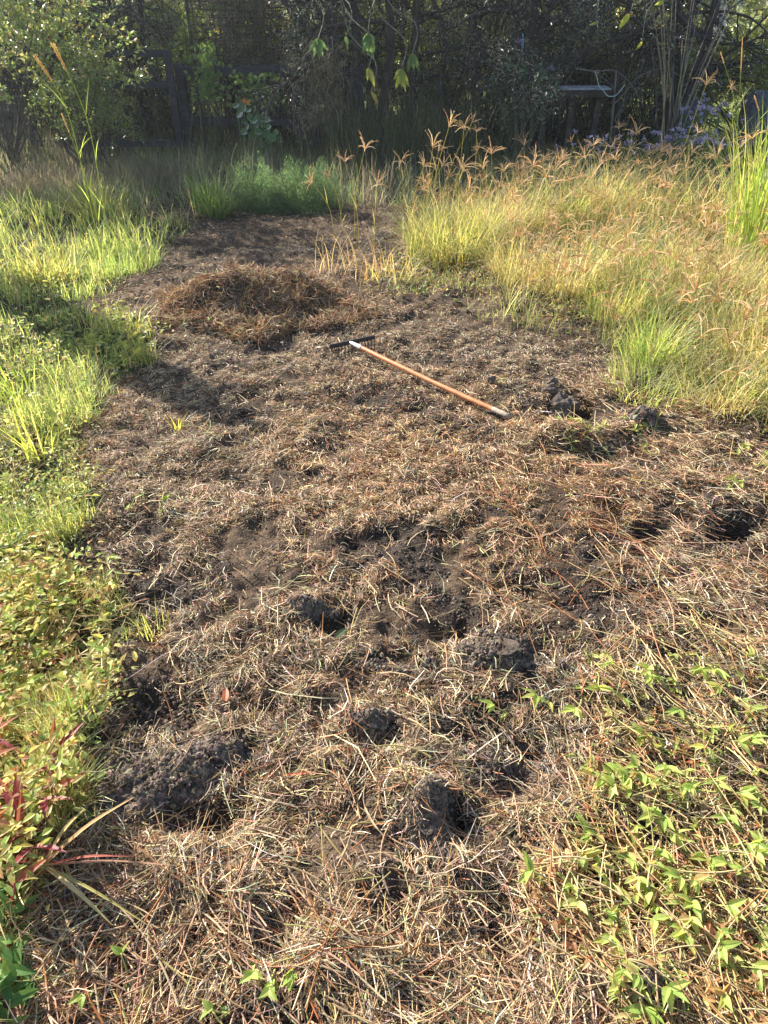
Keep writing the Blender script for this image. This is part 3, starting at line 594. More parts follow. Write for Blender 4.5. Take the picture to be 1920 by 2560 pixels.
def head_mass():
    rng = np.random.default_rng(70); b = Bag(); n = 1100; px, py, x, y = scatter(rng, n, 880, 2000, 400, 1000); k = inside(px, py, MEADOW) & ((px > 1080*DS) | (py < 540*DS)) & (rng.random(n) < np.where(py > 700*DS, .5, 1)); x, y, py = x[k], y[k], py[k]; n = len(x)
    for i in range(n):
        m = rng.integers(6, 11); az = np.arange(m)*2*PI/m+rng.normal(0, .3, m); K = 6; t = np.linspace(0, 1, K); L = rng.uniform(.06, .13, m); ph = rng.uniform(.2, 1.2, m)[:, None]+rng.uniform(.3, 1.6, m)[:, None]*t[None]; hd = np.stack([np.cos(az), np.sin(az), 0*az], -1)
        step = (L/(K-1))[:, None, None]*(np.sin(ph)[..., None]*hd[:, None]+np.cos(ph)[..., None]*np.array([0, 0, 1.])); tilt = rng.normal(0, .5, 2); R = np.array([[1,0,tilt[0]],[0,1,tilt[1]],[-tilt[0],-tilt[1],1]])
        o = np.array([x[i], y[i], float(H(x[i], y[i]))+rng.uniform(.15, .48)]); C = np.concatenate([np.zeros((m, 1, 3)), np.cumsum(step[:, :-1], 1)], 1)@R.T+o
        tubes(b, C, .0011+.0012*np.sin(PI*np.clip(t+.1, 0, 1))[None]*np.ones((m, 1)), pal(rng, m, [(.66,.50,.30),(.74,.60,.38),(.46,.33,.18)], (3,3,1), .12), 3)
        root = np.array([o[0]+rng.normal(0, .05), o[1]+rng.normal(0, .05), float(H(x[i], y[i]))]); tubes(b, smoothpath([root, (root+o)/2+rng.normal(0, .02, 3), o], 5)[None], np.full((1, 5), .0013), np.array([[.45,.42,.18]]), 3)
    stuff('seed_head_mass', b, M_seed, 'countless tan seed heads mixed through the golden meadow grass', 'seed heads')
head_mass()
# ------------------------------------------------------------------ tufts
def tussock(px, py, n, L, w, cols, wts, label, seed, r=.12, lean=(.05,.7), droop=(.3,1.4), group=None, tip=None, K=7, name='grass_tussock', Z=None, cat='grass'):
    rng = np.random.default_rng(seed); c0 = G(px*DS, py*DS); a = rng.uniform(0, 2*PI, n); rr = np.sqrt(rng.random(n))*r
    x = c0[0]+rr*np.cos(a); y = c0[1]+rr*np.sin(a); P = np.stack([x, y, H(x, y)], -1); P[:, 2] -= .005
    b = Bag(); Ls = rng.uniform(L[0], L[1], n); az = np.where(rng.random(n) < .7, a+rng.normal(0, .6, n), rng.uniform(0, 2*PI, n))
    blades(b, P, Ls, rng.uniform(w*.7, w*1.3, n), az, rng.uniform(*lean, n), rng.uniform(*droop, n), pal(rng, n, cols, wts, .15), K, .15, tip)
    z0 = float(H(c0[0], c0[1])); o = b.build(name, M_grass, off=(c0[0], c0[1], z0)); o.location = (c0[0], c0[1], z0)
    return tag(o, label, cat, group)
YG = [(.32,.36,.09),(.46,.43,.13),(.22,.27,.06),(.52,.42,.18)]
tussock(975,548,1500,(.12,.62),.005,YG,(5,5,3,3),'dome shaped yellow green tussock at the left end of the golden meadow',31,.36,(.0,.8),(.5,2.4))
tussock(1050,520,700,(.25,.55),.006,[(.5,.42,.16),(.4,.4,.1),(.6,.48,.26)],(3,3,3),'straw tinted tussock just right of the yellow green dome',32,.25,(.0,.7),(.5,2.0))
tussock(215,480,150,(.22,.55),.012,YG,(5,6,2,.6),'broad bladed bright green clump below three tall seed stems at left',33,.2,(.0,.9),(.2,1.2))
tussock(110,600,240,(.15,.36),.009,YG,(5,5,3,1),'spiky light green clump on the lawn, nearest the left bush',34,.2,(.1,1.0),(.2,1.0))
tussock(240,575,1500,(.08,.2),.003,[(.26,.36,.08),(.36,.44,.12),(.2,.3,.06)],(1,1,1),'fine frothy pale green grass mound on the lawn',35,.38,(.0,.8),(.2,1.2))
tussock(465,470,260,(.25,.5),.010,[(.17,.27,.06),(.24,.34,.08)],(1,1),'arching green clump left of the feathery bush',36,.14,(.1,.8),(.4,1.5))
tussock(1630,560,260,(.7,1.25),.011,[(.30,.42,.06),(.42,.5,.08),(.5,.5,.12)],(3,3,1),'tallest bright green reedy clump at the right edge',37,.25,(.0,.35),(.2,1.0))
tussock(1400,800,240,(.15,.42),.006,[(.26,.38,.08),(.36,.42,.1),(.45,.4,.15)],(3,2,1),'green tuft in front of the golden meadow, right of the rake',38,.14,(.0,.7),(.3,1.6))
tussock(1560,880,500,(.12,.38),.004,[(.5,.42,.2),(.36,.4,.1),(.6,.5,.3)],(3,2,2),'wispy straw coloured tuft at the right edge below the meadow',39,.22,(.1,1.0),(.6,1.9))
tussock(1400,855,420,(.08,.22),.004,[(.3,.38,.1),(.45,.42,.15)],(3,1),'short soft green tuft above the small leafy weeds at right',40,.22,(.1,1.0),(.3,1.4))
tussock(715,590,18,(.18,.5),.004,[(.55,.42,.2),(.5,.32,.16)],(2,1),'thin orange stems standing between the heap and the meadow',41,.12,(.1,.7),(.5,2.4))
tussock(790,590,34,(.15,.55),.0045,[(.58,.42,.2),(.5,.28,.14),(.5,.45,.2)],(2,1,1),'bent orange and red tinted tuft left of the meadow edge',42,.2,(.1,.8),(.6,2.6))
tussock(850,600,60,(.12,.42),.005,[(.58,.42,.18),(.45,.4,.12)],(2,1),'golden wispy tuft touching the left corner of the meadow',43,.2,(.1,.9),(.6,2.6))
tussock(190,1590,12,(.10,.20),.008,[(.22,.42,.06),(.4,.52,.1)],(1,1),'upright bright green shoots above the widest soil mound',44,.03,(.1,.8),(.1,.8))
tussock(85,980,26,(.12,.34),.008,[(.42,.52,.06),(.5,.42,.12)],(2,1),'tall yellow green blades standing from the left lawn',45,.06,(.0,.5),(.1,.8))
tussock(330,1360,40,(.04,.12),.004,[(.42,.46,.1),(.55,.42,.14)],(2,1),'small yellow grass tuft on the straw beside the left weeds',46,.05,(.0,.6),(.1,.8))
tussock(385,925,14,(.06,.12),.006,[(.5,.44,.08)],(1,),'lone yellow grass tuft in the straw below the dark shadow',47,.02,(.0,.5),(.1,.8))
tussock(40,850,26,(.15,.35),.010,[(.4,.5,.07),(.3,.42,.06)],(1,1),'broad lime blades at the left edge of the lawn',48,.08,(.1,.8),(.1,.8))
tussock(1370,680,40,(.15,.4),.007,[(.55,.42,.16),(.42,.42,.1)],(1,1),'loose bent tuft at the front of the golden grass',49,.2,(.1,.8),(.4,1.8))
for i, (px, py, lb) in enumerate(((30,420,'brown dead grass clump under the left bush, at the photo edge'),(130,420,'brown dead grass clump behind the broad bladed green clump'),(330,400,'grey brown dead grass clump right of the broad bladed green clump'))):
    tussock(px, py, 900, (.25,.55), .004, [(.28,.21,.15),(.22,.17,.12),(.34,.27,.19)], (1,1,1), lb, 50+i, .38, (.1,1.1), (1.0,2.8))
GOLD = [(.60,.50,.23),(.50,.43,.16),(.68,.58,.34),(.38,.40,.12)]
for i, (px, py, r, L1, g, lb) in enumerate(((1120,505,.24,.55,1,'arching golden tussock behind the straw tinted one'),(1210,490,.26,.6,0,'golden tussock in the middle of the meadow top'),(1300,470,.25,.6,1,'tan tussock below the fan shaped seed stalk'),(1410,480,.28,.6,0,'green based tussock right of the meadow middle'),
        (1520,500,.28,.65,1,'pale golden tussock left of the reedy clump'),(1130,600,.26,.42,1,'low orange gold tussock at the front left of the meadow'),(1215,630,.24,.45,1,'low orange gold tussock at the meadow front, next to the last'),(1290,600,.25,.5,0,'golden green tussock in the centre of the meadow'),(1400,610,.28,.55,0,'greenest tussock inside the meadow'),
        (1500,640,.26,.5,1,'drooping straw tussock toward the right of the meadow'),(1600,660,.28,.55,1,'drooping straw tussock at the right edge below the reedy clump'),(1330,680,.2,.4,0,'small green tussock on the meadow front edge'),(1640,780,.26,.5,1,'wide arching dry tussock at the right edge'))):
    tussock(px, py, 760, (.12,L1*(1.3 if py < 520 else 1.05)), .0048, GOLD if g else [(.34,.40,.10),(.46,.45,.13),(.24,.32,.08),(.58,.48,.2)], (3,2,2,2) if g else (4,3,3,2), lb, 150+i, r, (.0,.8), (.5,2.6), 'tussocks of the golden meadow', None, 8)
# three tall stems with narrow golden spikes
def spike_stalk(pb, pm, pt, Y, label, seed, group, sl=.17, sr=.008, cat='grass', twin=False):
    rng = np.random.default_rng(seed); A = AY(pb[0], pb[1], Y); z = float(H(A[0], A[1])); A[2] = z; M = AY(pm[0], pm[1], Y); T = AY(pt[0], pt[1], Y)
    t = thing('tall_seed_stem', label, cat, (A[0], A[1], z), group); P = smoothpath([A, (A+M)/2+[.01,0,0], M, T], 16); d = unit(T-P[-3])
    b = Bag(); tube1(b, P, np.linspace(.004, .0018, 16), (.34,.42,.10), 5)
    for i in (4, 7, 10): blades(b, P[i][None], rng.uniform(.18, .3, 1), .009, rng.uniform(0, 6, 1), rng.uniform(.2, .7, 1), rng.uniform(0, .8, 1), np.array([[.38,.48,.08]]), 6, .15)
    b.build('stem', M_grass, t, A)
    for s in ((-.006, .006) if twin else (0,)):
        hb = Bag(); q = np.linspace(0, 1, 12)[:, None]; C = T-d*sl*.85+d*sl*q+np.array([s, 0, 0])*q; C[:, 0] += s*.5
        tube1(hb, C, sr*.42*np.sin(PI*np.clip(q[:, 0]*.9+.08, 0, 1))**.5, (.85,.58,.22), 5)
        n = 260; f = rng.random(n); Pp = T-d*sl*.85+d*sl*f[:, None]+np.array([s, 0, 0])*(f[:, None]+.5); D = d+rng.normal(0, .5, (n, 3)); diamonds(hb, Pp, D, rng.uniform(.006, .011, n), .003, pal(rng, n, [(.9,.62,.25),(.85,.68,.36)], (1,1), .1), rng)
        hb.build('seed_spike', M_seed, t, A)
spike_stalk((225,520),(165,270),(93,148),5.75,'leftmost tall stem with a golden spike, before the left bush',61,'tall spiked stems at left',twin=True)
spike_stalk((250,520),(215,290),(136,118),5.75,'highest tall stem with a golden spike, before the left bush',62,'tall spiked stems at left',twin=True)
spike_stalk((240,520),(200,400),(157,292),5.75,'shortest of the three spiked stems before the left bush',63,'tall spiked stems at left',.12)
spike_stalk((1822,520),(1848,260),(1856,106),7.6,'tallest golden spiked stem before the dark hedge at right',64,'tall spiked stems at right',.28,.012)
spike_stalk((1836,520),(1840,270),(1803,135),7.6,'leaning spiked stem left of the tallest golden one at right',65,'tall spiked stems at right',.10,.008)
spike_stalk((1880,560),(1898,300),(1888,245),6.8,'nodding brown spiked stem at the right edge',66,'tall spiked stems at right',.13,.01)
spike_stalk((1700,470),(1702,200),(1705,108),8.6,'thin spiked stem beside the pale stick fan',67,'tall spiked stems at right',.12,.007)

# ------------------------------------------------------------------ leafy sprigs on the mulch
def sprig(px, py, az, L, nl, label, seed, group=None, leaf=.045, lw=.4, rise=.05, cols=((.27,.40,.07),(.36,.46,.10)), stemc=(.36,.38,.12), name='leafy_weed', wts=(1,1), tipcluster=2):
    rng = np.random.default_rng(seed); c = G(px*DS, py*DS); z0 = float(H(c[0], c[1])); t = thing(name, label, 'weed', (c[0], c[1], z0), group); o0 = np.array([c[0], c[1], z0])
    # the pixel given is the growing tip; the stem trails away from it
    K = 8; s = np.linspace(0, L, K); wob = np.cumsum(rng.normal(0, .12, K)); x = c[0]+np.cumsum(np.cos(az+wob))*L/K; y = c[1]+np.cumsum(np.sin(az+wob))*L/K
    z = H(x, y)+.008+rise*np.exp(-s/(L*.4+1e-6)); P = np.stack([x, y, z], -1); b = Bag(); tube1(b, P, np.linspace(.0016, .0026, K), stemc, 5); b.build('stem', M_stem, t, o0, smooth=True)
    lb = Bag(); f = np.sort(rng.random(nl))**1.3*(K-1.01); f[:tipcluster] = rng.uniform(0, .3, tipcluster); i = f.astype(int); fr = (f-i)[:, None]; Q = P[i]*(1-fr)+P[i+1]*fr
    a = az+PI+np.where(np.arange(nl) % 2 == 0, 1, -1)*rng.uniform(.3, 1.3, nl); e = rng.uniform(0, .7, nl)
    sc_ = np.where(np.arange(nl) < tipcluster, 1.1, rng.uniform(.55, 1.0, nl))
    bigleaves(lb, Q, np.stack([np.cos(a)*np.cos(e), np.sin(a)*np.cos(e), np.sin(e)], -1), leaf*sc_, leaf*lw*sc_, pal(rng, nl, cols, wts, .12), rng, 7, .35, fold=.18, shape='lan')
    lb.build('foliage', M_leaf, t, o0)
SP = [(1115,1900,0,.22,5,'leafy weed pointing left from the trailing stems, lower right'),(1060,1530,.4,.05,3,None),(1150,1528,.6,.06,6,'small green seedling on bare soil left of the yellowing weeds'),
      (1500,1880,.6,.25,7,'leafy weed with broad folded leaves in the middle of the right hand patch'),(1470,1835,2.2,.2,6,None),(1310,2065,1.0,.22,5,'leafy weed whose leaves hang over the knobbly grey soil mound'),
      (1440,2170,1.8,.12,6,'pale big leaved weed at the bottom edge right of the grey soil mound'),(1590,1990,2.4,.18,6,None),(1620,1730,2.8,.2,6,'broad leaved weed at the right edge beside brown crisp leaves'),
      (1560,2080,2.0,.16,6,None),(1510,1640,.8,.14,5,None),(1410,1790,.5,.2,6,None),(1380,1940,.3,.18,5,None),(1330,1700,.2,.18,5,None),(1440,1680,1.4,.15,5,None),(1290,1520,1.3,.2,5,None),
      (1240,1800,.1,.2,5,'leafy weed trailing left over dark soil below the pale straw'),(1230,1560,1.0,.16,4,None),(1400,1500,1.8,.12,5,None),(1460,1560,1.2,.14,5,None),(1540,1480,1.2,.14,4,None),(1370,1600,.4,.15,5,None),
      (1600,1640,2.3,.16,7,None),(1640,1850,2.5,.18,6,None),(1480,1980,1.0,.18,6,None),(1340,1860,.3,.15,5,None),(1570,1790,1.0,.16,6,None),(1640,2120,2.0,.14,6,None),(1560,1900,1.2,.16,6,None),(1450,1920,.5,.16,6,None),
      (1390,2208,1.2,.12,5,'leafy weed cut by the bottom edge below the grey soil mound'),(1630,1610,2.3,.1,6,None),(1420,1860,1.1,.14,5,None),(1530,1710,.9,.14,6,None),(1480,1730,2.0,.14,6,None)]
for i, (px, py, az, L, nl, lb) in enumerate(SP):
    sprig(px, py, az, L, nl+2, lb or 'pale green leafy weed in the tangled yellowing patch at lower right', 300+i, 'leafy weeds of the lower right patch', leaf=.043, lw=.38, cols=((.36,.50,.10),(.44,.54,.13)), tipcluster=4)
for i in range(90):
    rng = np.random.default_rng(900+i)
    for _ in range(40):
        px, py = rng.uniform(1180, 1670), rng.uniform(1430, 2230)
        if inside(np.array([px*DS]), np.array([py*DS]), SIDEW)[0]: break
    sprig(px, py, rng.uniform(-.5, 2.6), rng.uniform(.08, .16), 8, 'pale green leafy weed in the tangled yellowing patch at lower right', 900+i, 'leafy weeds of the lower right patch', leaf=rng.uniform(.018, .042), lw=.42, cols=((.34,.46,.10),(.44,.52,.14),(.5,.40,.16)), wts=(3,3,1.4), rise=.05, tipcluster=4)
SP2 = [(548,2130,1.5,.06,8,'left clump of green seedlings at the bottom edge'),(585,2165,1.5,.06,8,'middle clump of green seedlings at the bottom edge'),(628,2140,1.2,.05,8,'right clump of green seedlings at the bottom edge'),
       (265,2060,-1.0,.10,5,'single green seedling with a long stem, bottom left'),(180,2170,1.2,.04,4,'tiny green seedling at the bottom left corner'),(455,2190,0,.04,4,'lone green leaves at the bottom edge left of the seedling clumps')]
for i, (px, py, az, L, nl, lb) in enumerate(SP2): sprig(px, py, az, L, nl, lb, 360+i, 'green seedlings along the bottom edge', leaf=.026, lw=.55, rise=.03)
for i in range(26):
    rng = np.random.default_rng(400+i); px = rng.uniform(1190, 1440); py = rng.uniform(905, 985)+(px-1190)*.05
    if i > 16: px = rng.uniform(1560, 1670); py = rng.uniform(960, 1080)
    sprig(px, py, rng.uniform(0, 6), .08, 6, 'small bright leafy weed on the straw near the soil clods' if i <= 16 else 'small bright leafy weed at the right edge above the dark hole', 400+i, 'leafy weeds near the soil clods' if i <= 16 else 'leafy weeds at the right edge', leaf=.036, cols=((.3,.42,.08),(.44,.46,.12)), rise=.03)
for i, (px, py, lb) in enumerate(((1080,850,'lone green weed just above the rake handle end'),(640,1345+20,''),(455,708,'lime green weed on straw between lawn and heap'),(405,710,'lime green weed at the tip of the lawn'),(365,1060,''),(300,1095,'yellow green weed on the straw edge left of centre'),(360,1110,'pale small weed on the straw left of centre'))):
    if lb: sprig(px, py, rng.uniform(0, 6), .06, 6, lb, 440+i, None, leaf=.035, rise=.04)
for i in range(30):
    rng = np.random.default_rng(470+i); px = rng.uniform(210, 330); py = rng.uniform(690, 800)
    sprig(px, py, rng.uniform(2, 4.5), .12, 8, 'yellow green leafy weed on the tip of the lawn beside the straw', 470+i, 'leafy weeds on the lawn tip', leaf=.045, lw=.55, cols=((.36,.42,.07),(.46,.46,.1)), rise=.08)
for i in range(60):
    rng = np.random.default_rng(520+i); py = rng.uniform(1240, 1620); px = rng.uniform(-10, 250 if py < 1480 else 190)
    sprig(px, py, rng.uniform(0, 6), .10, 9, 'leafy weed with yellowing leaves in the thick bank at the left edge', 520+i, 'leafy weeds of the left bank', leaf=.034, lw=.5, cols=((.26,.36,.07),(.42,.42,.10),(.42,.26,.10)), wts=(4,4,1.5), rise=.07)
for i in range(14):
    rng = np.random.default_rng(600+i); py = rng.uniform(1900, 2220); px = rng.uniform(-20, 60)
    sprig(px, py, rng.uniform(0, 6), .08, 8, 'dark green pointed leafy weed in the bottom left corner', 600+i, 'dark pointed weeds in the bottom left corner', leaf=.055, lw=.35, cols=((.10,.22,.05),(.16,.30,.07)), rise=.05)
for i in range(22):
    rng = np.random.default_rng(640+i); py = rng.uniform(1640, 2010); px = rng.uniform(10, 175)-(py-1640)*.15
    sprig(px, py, rng.uniform(0, 6), .09, 7, 'red and wine coloured leafy weed beside the widest soil mound', 640+i, 'red leaved weeds by the widest soil mound', leaf=.085, lw=.2, cols=((.26,.035,.05),(.40,.12,.06),(.16,.04,.055),(.30,.30,.09)), wts=(4,3,2,1.5), stemc=(.4,.1,.08), rise=.10)
def fallen_leaf():
    rng = np.random.default_rng(9)
    for px, py, L, w, col, lb, az in ((725,1386,.05,.022,(.10,.16,.08),'lone dark green leaf lying flat on the straw in the middle',.8),(1375,1400-5,.06,.012,(.2,.1,.07),None,.2),(490,1530,.05,.02,(.42,.13,.05),'rusty red curled leaf on straw beside the dark soil',1.7),(605,1667,.10,.008,(.42,.13,.05),'narrow rust coloured leaf lying across the straw',0.0)):
        if not lb: continue
        c = G(px*DS, py*DS); z = float(H(c[0], c[1])); b = Bag(); bigleaves(b, np.array([[0,0,0.]]), np.array([[math.cos(az), math.sin(az), .08]]), L, w, np.array([col]), rng, 9, .1, np.array([[0,-.3,1.]]), .12)
        o = b.build('fallen_leaf', M_leaf); o.location = (c[0], c[1], z+.022); tag(o, lb, 'leaf')
fallen_leaf()
def runner_grass():
    # dry grass crown with radiating shoots, lower left
    rng = np.random.default_rng(10); root = np.append(G(95*DS, 1870*DS, .07), .07); t = thing('grass_runner', 'dry straw coloured grass runner with long shoots fanning to the right over the soil', 'grass', (root[0], root[1], 0)); o0 = np.array([root[0], root[1], 0])
    b = Bag(); tube1(b, smoothpath([np.append(G(35*DS,1880*DS,.05), .05), root], 5), .006, (.52,.42,.22), 7); b.build('runner', M_straw, t, o0, smooth=True)
    for (px, py, z, w, c) in ((290,1722,.16,.011,(.60,.40,.20)),(188,1742,.12,.010,(.58,.44,.2)),(300,1850,.09,.007,(.45,.16,.12)),(385,1870,.06,.006,(.5,.3,.2)),(245,2000,.03,.010,(.6,.5,.24)),(330,2005,.03,.007,(.4,.36,.14))):
        e = np.append(G(px*DS, py*DS, z), z); m = (root+e)/2+np.array([0, 0, .02]); P = smoothpath([root, m, e], 10); d = unit(e-root); s = unit(np.cross(d, [0, .2, 1])); q = np.linspace(0, 1, 10)
        bb = Bag(); pr = np.maximum(np.sin(PI*(.25+.74*q)), .05)*w*.5; ribbon(bb, P[None], (s*pr[:, None])[None], np.array([c]), (np.cross(s, d)*pr[:, None]*.5)[None]); bb.build('shoot', M_straw, t, o0)
runner_grass()
def rust_stems():
    rng = np.random.default_rng(12); b = Bag(); n = 420; px, py, x, y = scatter(rng, n, 900, 1600, 940, 1380); k = inside(px+rng.normal(0, 60, n), py+rng.normal(0, 40, n), RUST); x, y = x[k], y[k]; n = len(x)
    c = pal(rng, n, [(.40,.17,.08),(.30,.12,.06),(.46,.38,.14),(.42,.28,.14)], (3,2,1.5,3))
    straw(b, np.stack([x, y, H(x, y)+rng.uniform(.01, .04, n)], -1), rng.uniform(.08, .28, n), rng.uniform(.002, .0036, n), rng.normal(-.2, .9, n), rng.normal(0, .12, n), c*.85, rng, 7, .26, True)
    stuff('rusty_stems', b, M_straw, 'tangle of rust red and yellow stems lying right of the middle', 'stems')
    b = Bag(); n = 1900; px, py, x, y = scatter(rng, n, 1050, 1900, 1320, 2300); k = inside(px, py, SIDEW); x, y = x[k], y[k]; n = len(x)
    c = pal(rng, n, [(.46,.38,.16),(.52,.38,.20),(.38,.36,.13),(.40,.20,.09)], (3,5,1.5,3))
    straw(b, np.stack([x, y, H(x, y)+rng.uniform(.01, .06, n)], -1), rng.uniform(.05, .2, n), rng.uniform(.002, .004, n), rng.normal(-.9, .8, n), rng.normal(0, .15, n), c*.9, rng, 6, .2, True)
    stuff('trailing_stems', b, M_stem, 'tangle of yellowing stems under the leafy weeds at lower right', 'stems', smooth=True)
    b = Bag(); n = 4200; px, py, x, y = scatter(rng, n, 1050, 1900, 1380, 2300); k = inside(px+rng.normal(0, 20, n), py, SIDEW) & (rng.random(n) < np.clip((fb(x*6, y*6, 121)-.35)*4, .1, 1)); x, y = x[k], y[k]; n = len(x); a = rng.uniform(0, 6.3, n)
    c = pal(rng, n, [(.42,.24,.11),(.55,.42,.22),(.36,.16,.07),(.46,.44,.16),(.3,.38,.1)], (4,3,2,2,1.6))
    bigleaves(b, np.stack([x, y, H(x, y)+rng.uniform(.012, .05, n)], -1), np.stack([np.cos(a), np.sin(a), rng.normal(0, .35, n)], -1), rng.uniform(.012, .036, n), rng.uniform(.006, .014, n), c, rng, 5, .9, fold=.3)
    stuff('withered_leaves', b, M_leaf, 'crisp brown and yellow withered leaves among the lower right weeds', 'dead leaves')
rust_stems()

# ------------------------------------------------------------------ shaded grass in front of the trees
def shade_grass():
    rng = np.random.default_rng(13); b = Bag(); n = 105000
    x = rng.uniform(-9, 9, n); y = rng.uniform(7.0, 11.6, n); px, py = project(x, y)
    keep = (py < 480*DS+rng.normal(0, 10, n)) & ~((px > 330*DS) & (px < 900*DS) & (py > 455*DS)) & (np.abs(x) < y*.75+.8)
    keep &= ~((px > 900*DS) & (py > 430*DS)); keep &= rng.random(n) < np.clip(.2+2.2*(fb(x*1.8, y*1.8, 131)-.3), .15, 1)
    x, y, px = x[keep], y[keep], px[keep]; n = len(x)
    L = rng.uniform(.2, .65, n)*(.5+.9*fb(x*1.2, y*1.2, 132)); L = np.where(y < 8, L*.75, L)*np.where((x > -3.6), .72, .9); L = np.where((x > 0) & (y > 8.5), L*.8, L)
    dead = fb(x*1.6, y*1.6, 133)+np.where(x < -3.2, .06, -.10)
    cg = pal(rng, n, [(.14,.19,.08),(.21,.28,.11),(.29,.33,.17)], (3,3,2)); cd = pal(rng, n, [(.36,.31,.24),(.27,.23,.18),(.44,.39,.30)], (3,3,1))
    c = np.where((rng.random(n) < np.clip((dead-.4)*4, .2, .8))[:, None], cd, cg)
    blades(b, np.stack([x, y, H(x, y)], -1), L, rng.uniform(.003, .007, n), rng.uniform(0, 6.3, n), rng.uniform(0, .9, n), rng.gamma(1.6, .8, n), c, 6)
    stuff('shaded_grass', b, M_grass, 'rank green and dead grass in the shade under the trees', 'grass')
shade_grass()
def feathery():
    rng = np.random.default_rng(14)
    for px, py, r, h, lb, s in ((560,466,.42,.42,'feathery fine leaved green bush, left part of the pair in the shade edge',1),(665,466,.40,.38,'feathery fine leaved green bush, right part of the pair in the shade edge',2)):
        c = G(px*DS, py*DS); z0 = float(H(*c)); t = thing('feathery_bush', lb, 'bush', (c[0], c[1]+.2, z0)); n = 26000
        u = unit(rng.normal(0, 1, (n, 3))); u[:, 2] = np.abs(u[:, 2]); rr = rng.random(n)**.4; k = .55+.95*fb(u[:, 0]*4+s*5, u[:, 2]*4+u[:, 1]*2, s)
        P = u*rr[:, None]*(k*(.8+.5*np.sin(np.arctan2(u[:,1],u[:,0])*5+s)*.4))[:, None]*np.array([r*1.1, r*.9, h*1.1]); D = u+rng.normal(0, .6, (n, 3))+np.array([0,0,.4])
        b = Bag(); diamonds(b, P, D, rng.uniform(.015, .035, n), .0032, pal(rng, n, [(.08,.16,.075),(.12,.22,.095),(.18,.28,.13)], (3,3,2), .2), rng); b.build('foliage', M_grass, t)
        b = Bag(); m = 40; a = rng.uniform(0, 6.3, m); ends = np.stack([np.cos(a)*r*.7*rng.random(m), np.sin(a)*r*.5*rng.random(m), h*rng.uniform(.6, 1, m)], -1)
        tubes(b, np.stack([ends*.05*[1,1,0], ends*.5, ends], 1), np.tile([.003,.0025,.0015], (m, 1)), np.tile([.14,.2,.06], (m, 1)), 4); b.build('stems', M_stem, t)
feathery()

# ------------------------------------------------------------------ trees
def grow(rng, p, d, L, r, depth, out, tips, gn=6, droop=0.0, spread=.6, kids=(3,5)):
    P = [p]; q = p.copy(); dd = d.copy(); n = gn
    for i in range(n):
        dd = unit(dd+rng.normal(0, .13, 3)+np.array([0, 0, -droop*.1])); q = q+dd*L/n; P.append(q)
    P = np.array(P); out.append((P, np.linspace(r, r*.55, n+1)))
    if depth == 0: tips.append(P); return
    if depth == 1: tips.append(P[n//2:])
    for k in range(rng.integers(*kids)+1):
        i = rng.integers(max(1, n//3), n+1); a = unit(rng.normal(0, 1, 3)); nd = unit(dd*(1-spread*.5)+a*spread+np.array([0, 0, .1-droop*.3]))
        grow(rng, P[i], nd, L*rng.uniform(.5, .8), r*rng.uniform(.4, .6), depth-1, out, tips, gn, droop, spread, kids)
TREES = {}
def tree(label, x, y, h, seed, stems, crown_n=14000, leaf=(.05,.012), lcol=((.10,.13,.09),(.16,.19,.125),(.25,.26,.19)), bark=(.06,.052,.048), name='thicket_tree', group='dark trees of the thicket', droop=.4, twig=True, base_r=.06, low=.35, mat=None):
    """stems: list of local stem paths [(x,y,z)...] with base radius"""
    rng = np.random.default_rng(seed); z0 = float(H(x, y)); t = thing(name, label, 'tree', (x, y, z0), group); tb = Bag(); tips = []
    nb = 9 if 'traced' not in TREES else 5
    for path, r in stems:
        P = smoothpath(path, 14); P = P+rng.normal(0, .012, P.shape); tube1(tb, P, np.linspace(r, r*.45, 14)*(1+.15*rng.normal(0, 1, 14)*.5), bark, 7)
        br = []
        for k in range(nb):
            i = rng.integers(3, 14); a = rng.uniform(0, 6.3); d = unit(np.array([math.cos(a), math.sin(a), rng.uniform(-.3, .8)]))
            if P[i][2] < low: continue
            grow(rng, P[i], d, rng.uniform(.5, 1.0)*min(1, h/3), r*.4, 2, br, tips, 5, droop)
        for Q, rr in br: tubes(tb, Q[None], np.maximum(rr, .0022)[None], np.array([bark])*rng.uniform(.8, 1.3), 4)
    tb.build('trunk', M_bark, t, smooth=True)
    T = [p for p in tips if p[:, 2].max() > low]; rng.shuffle(T) if False else None
    if not T or not crown_n: return t
    idx = rng.integers(0, len(T), crown_n); n = crown_n; f = rng.random(n)
    allp = np.stack([T[i][min(int(ff*(len(T[i]))), len(T[i])-1)] for i, ff in zip(idx, f)]); P = allp+rng.normal(0, .07, (n, 3))
    # hold the crown under its own top
    P = P[(P[:, 2] < h) & (P[:, 2] > low*.8)]; n = len(P); D = rng.normal(0, .7, (n, 3))+np.array([0, 0, -.3*droop])
    lb = Bag(); diamonds(lb, P, D, rng.uniform(leaf[0]*.6, leaf[0]*1.3, n), leaf[1], pal(rng, n, lcol, (3,3,2), .3), rng); lb.build('crown', mat or M_dull, t); return t
def stemfan(rng, n, h, spread, r):
    o = []
    for k in range(n):
        a = rng.uniform(0, 6.3); e = np.array([math.cos(a)*spread*rng.uniform(.3, 1), math.sin(a)*spread*.6, h*rng.uniform(.75, 1)]); m = e*.5+rng.normal(0, .08, 3); o.append(([(0,0,-.05), m*[.7,.7,1], e], r*rng.uniform(.5, 1)))
    return o
def P3(px, py, Y, base): return tuple(AY(px, py, Y)-np.asarray(base))
rng = np.random.default_rng(20)
